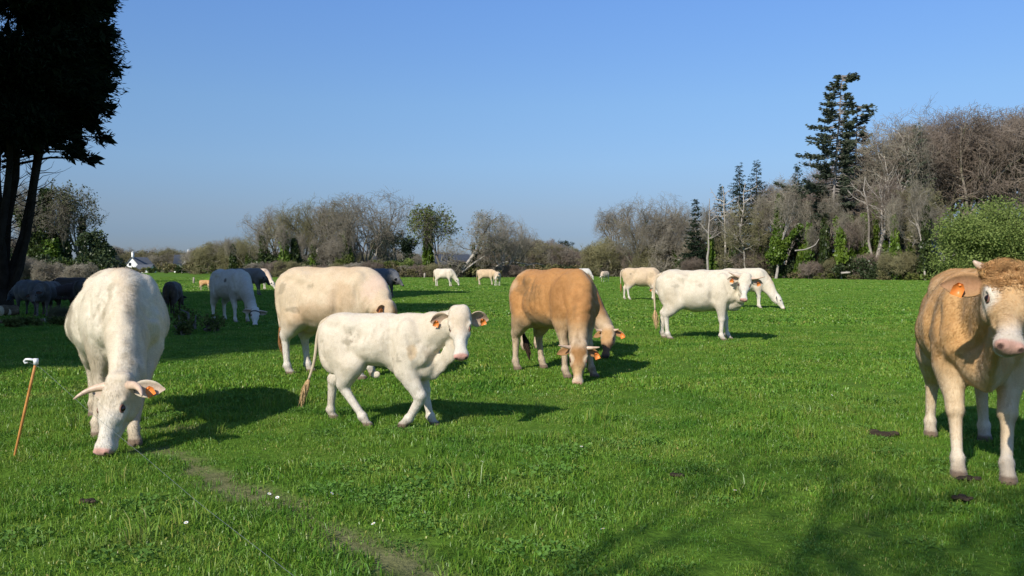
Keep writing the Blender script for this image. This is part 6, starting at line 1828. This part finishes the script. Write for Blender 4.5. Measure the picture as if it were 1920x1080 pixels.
# ---- houses beyond the hedges
def house(label, px, Y, w, d, eave, ridge, rz, chimneys=(), gable_front=False, windows=(), z0=0.0, wall='render', roof='slate'):
    root = empty('house', (X_(px, Y), Y, z0), rz); tag(root, label, 'house')
    e = 0.35; W2, D2 = w / 2, d / 2
    mb = MB(); mb.add([(-W2, -D2, -2), (W2, -D2, -2), (W2, D2, -2), (-W2, D2, -2), (-W2, -D2, eave), (W2, -D2, eave), (W2, D2, eave), (-W2, D2, eave), (-W2, 0, ridge), (W2, 0, ridge)],
           [[0, 1, 5, 4], [2, 3, 7, 6], [1, 2, 6, 5], [3, 0, 4, 7]], [[5, 6, 9], [7, 4, 8]])
    obj('wall', mb.mesh('house_walls'), M[wall], root)
    k = (ridge - eave) / D2; th = 0.18
    mb = MB()
    for s in (-1, 1):
        a = [(-W2 - e, s * (D2 + e), eave - k * e + 0.03), (W2 + e, s * (D2 + e), eave - k * e + 0.03), (W2 + e, 0, ridge + 0.03), (-W2 - e, 0, ridge + 0.03)]
        V = a + [(x, y, z + th) for x, y, z in a]
        mb.add(V, [[0, 1, 2, 3], [4, 5, 6, 7], [0, 1, 5, 4], [0, 3, 7, 4], [1, 2, 6, 5]])
    rf = obj('roof', mb.mesh('house_roof'), M[roof], root)
    for cx in chimneys:
        mb = MB(); mb.box((cx, 0, ridge + 0.5), (0.75, 0.6, 2.6)); mb.box((cx, 0, ridge + 1.85), (0.9, 0.75, 0.14)); mb.tube([(cx - 0.15, 0, ridge + 1.9), (cx - 0.15, 0, ridge + 2.2)], [0.11, 0.11], 8)
        obj('chimney', mb.mesh('house_chimney'), M['render'], rf)
    for (side, x, z, ww, hh) in windows:
        mb = MB()
        if side == 'f': mb.box((x, -D2 - 0.01, z), (ww + 0.16, 0.08, hh + 0.16))
        else: mb.box((-W2 - 0.01 if side == 'l' else W2 + 0.01, x, z), (0.08, ww + 0.16, hh + 0.16))
        wn_ = obj('window', mb.mesh('window_frame'), M['slate'], root)
        mb = MB()
        if side == 'f': mb.box((x, -D2 - 0.04, z), (ww, 0.06, hh))
        else: mb.box((-W2 - 0.04 if side == 'l' else W2 + 0.04, x, z), (0.06, ww, hh))
        obj('pane', mb.mesh('window_pane'), M['glass'], wn_)
    return root
# gable end towards us: the ridge runs away from the camera
house('white house with a steep gable far off at left', 262, 300, 9, 5.4, 2.3, 5.2, R(-90 - 8), chimneys=(4.1,), windows=(('r', -0.8, 2.9, 0.8, 0.9),))
house('low white annex with a sloping dark roof beside the gabled house', 273, 294, 6, 3.4, 1.2, 2.6, R(-20), windows=(('f', 0.5, 0.7, 0.6, 0.6),))
house('dark slate roofed house with one white chimney in the far hedge', 343, 310, 5.0, 6, 3.2, 6.2, R(12), chimneys=(2.0,), windows=(('f', 0, 2.2, 0.8, 1.0),))
house('white house with two tall chimneys under the dark pine', 722, 228, 5.2, 6, 3.0, 5.0, 0.0, chimneys=(-2.4, 2.4), windows=(('f', -1.3, 2.2, 0.7, 0.9), ('f', 1.3, 2.2, 0.7, 0.9)))
house('long grey barn seen through the trees behind the leafy one', 848, 238, 9, 8, 2.6, 5.2, R(5), windows=(('f', 1.5, 1.8, 1.6, 0.8),), wall='slate')

# leaning broken trunks and fallen boughs in the middle hedge
def pole_thing(name, label, pts, r0, mat='bark_pale', cat='bough', r1=None):
    P = [vec((px - 960) / F * Y, Y, z_at(py, Y)) for px, py, Y in pts]
    o = P[0].copy(); o[2] = 0
    mb = MB(); n = len(P); dense = np.array([[np.interp(t, np.arange(n), [(p - o)[k] for p in P]) for k in range(3)] for t in np.linspace(0, n - 1, n * 4)])
    for _ in range(2): dense[1:-1] = 0.5 * dense[1:-1] + 0.25 * (dense[:-2] + dense[2:])
    mb.tube(dense, np.linspace(r0, r1 if r1 else r0 * 0.5, len(dense)), 7)
    tag(obj(name, mb.mesh(name, True), M[mat], None, tuple(o)), label, cat)
pole_thing('broken_tree', 'broken pale trunk leaning right in the middle hedge', [(862, 511, 138), (882, 486, 138), (898, 462, 139), (904, 436, 139)], 0.30)
pole_thing('broken_tree', 'thinner broken trunk leaning below the pale one', [(866, 511, 137.5), (890, 492, 138), (912, 478, 138)], 0.18)
pole_thing('fallen_bough', 'long pale bough lying across the brown scrub', [(930, 500, 150), (945, 491, 150), (968, 492, 150), (1000, 497, 150)], 0.14)
pole_thing('fallen_bough', 'second pale bough arching over the brown scrub', [(985, 499, 152), (1002, 493, 152), (1018, 497, 152)], 0.12)
pole_thing('fallen_bough', 'short white log lying at the foot of the wood', [(1577, 512, 115), (1594, 511, 115)], 0.16, r1=0.13)
pole_thing('fallen_bough', 'pale hooked bough in the dark undergrowth of the wood', [(1490, 470, 118), (1510, 468, 118), (1528, 460, 118), (1535, 448, 118)], 0.10)

# a bare tree behind the photographer; only its shadow reaches into the picture
TW['sparse'] = grow_bare(15, 13, 0.26, 0.72, limbs=6, twig_levels=3, dens=0.55, wander=0.24, r0=0.26, twig_r=0.016)
TREE_H['sparse'] = 13
bare_tree('sparse', 4.8 + SUN_DIR.x / SUN_DIR.z * 10.5, 6.3 + SUN_DIR.y / SUN_DIR.z * 10.5, 10.5, 0.6, 'bare tree behind the photographer whose shadow falls across the grass', wide=0.62)
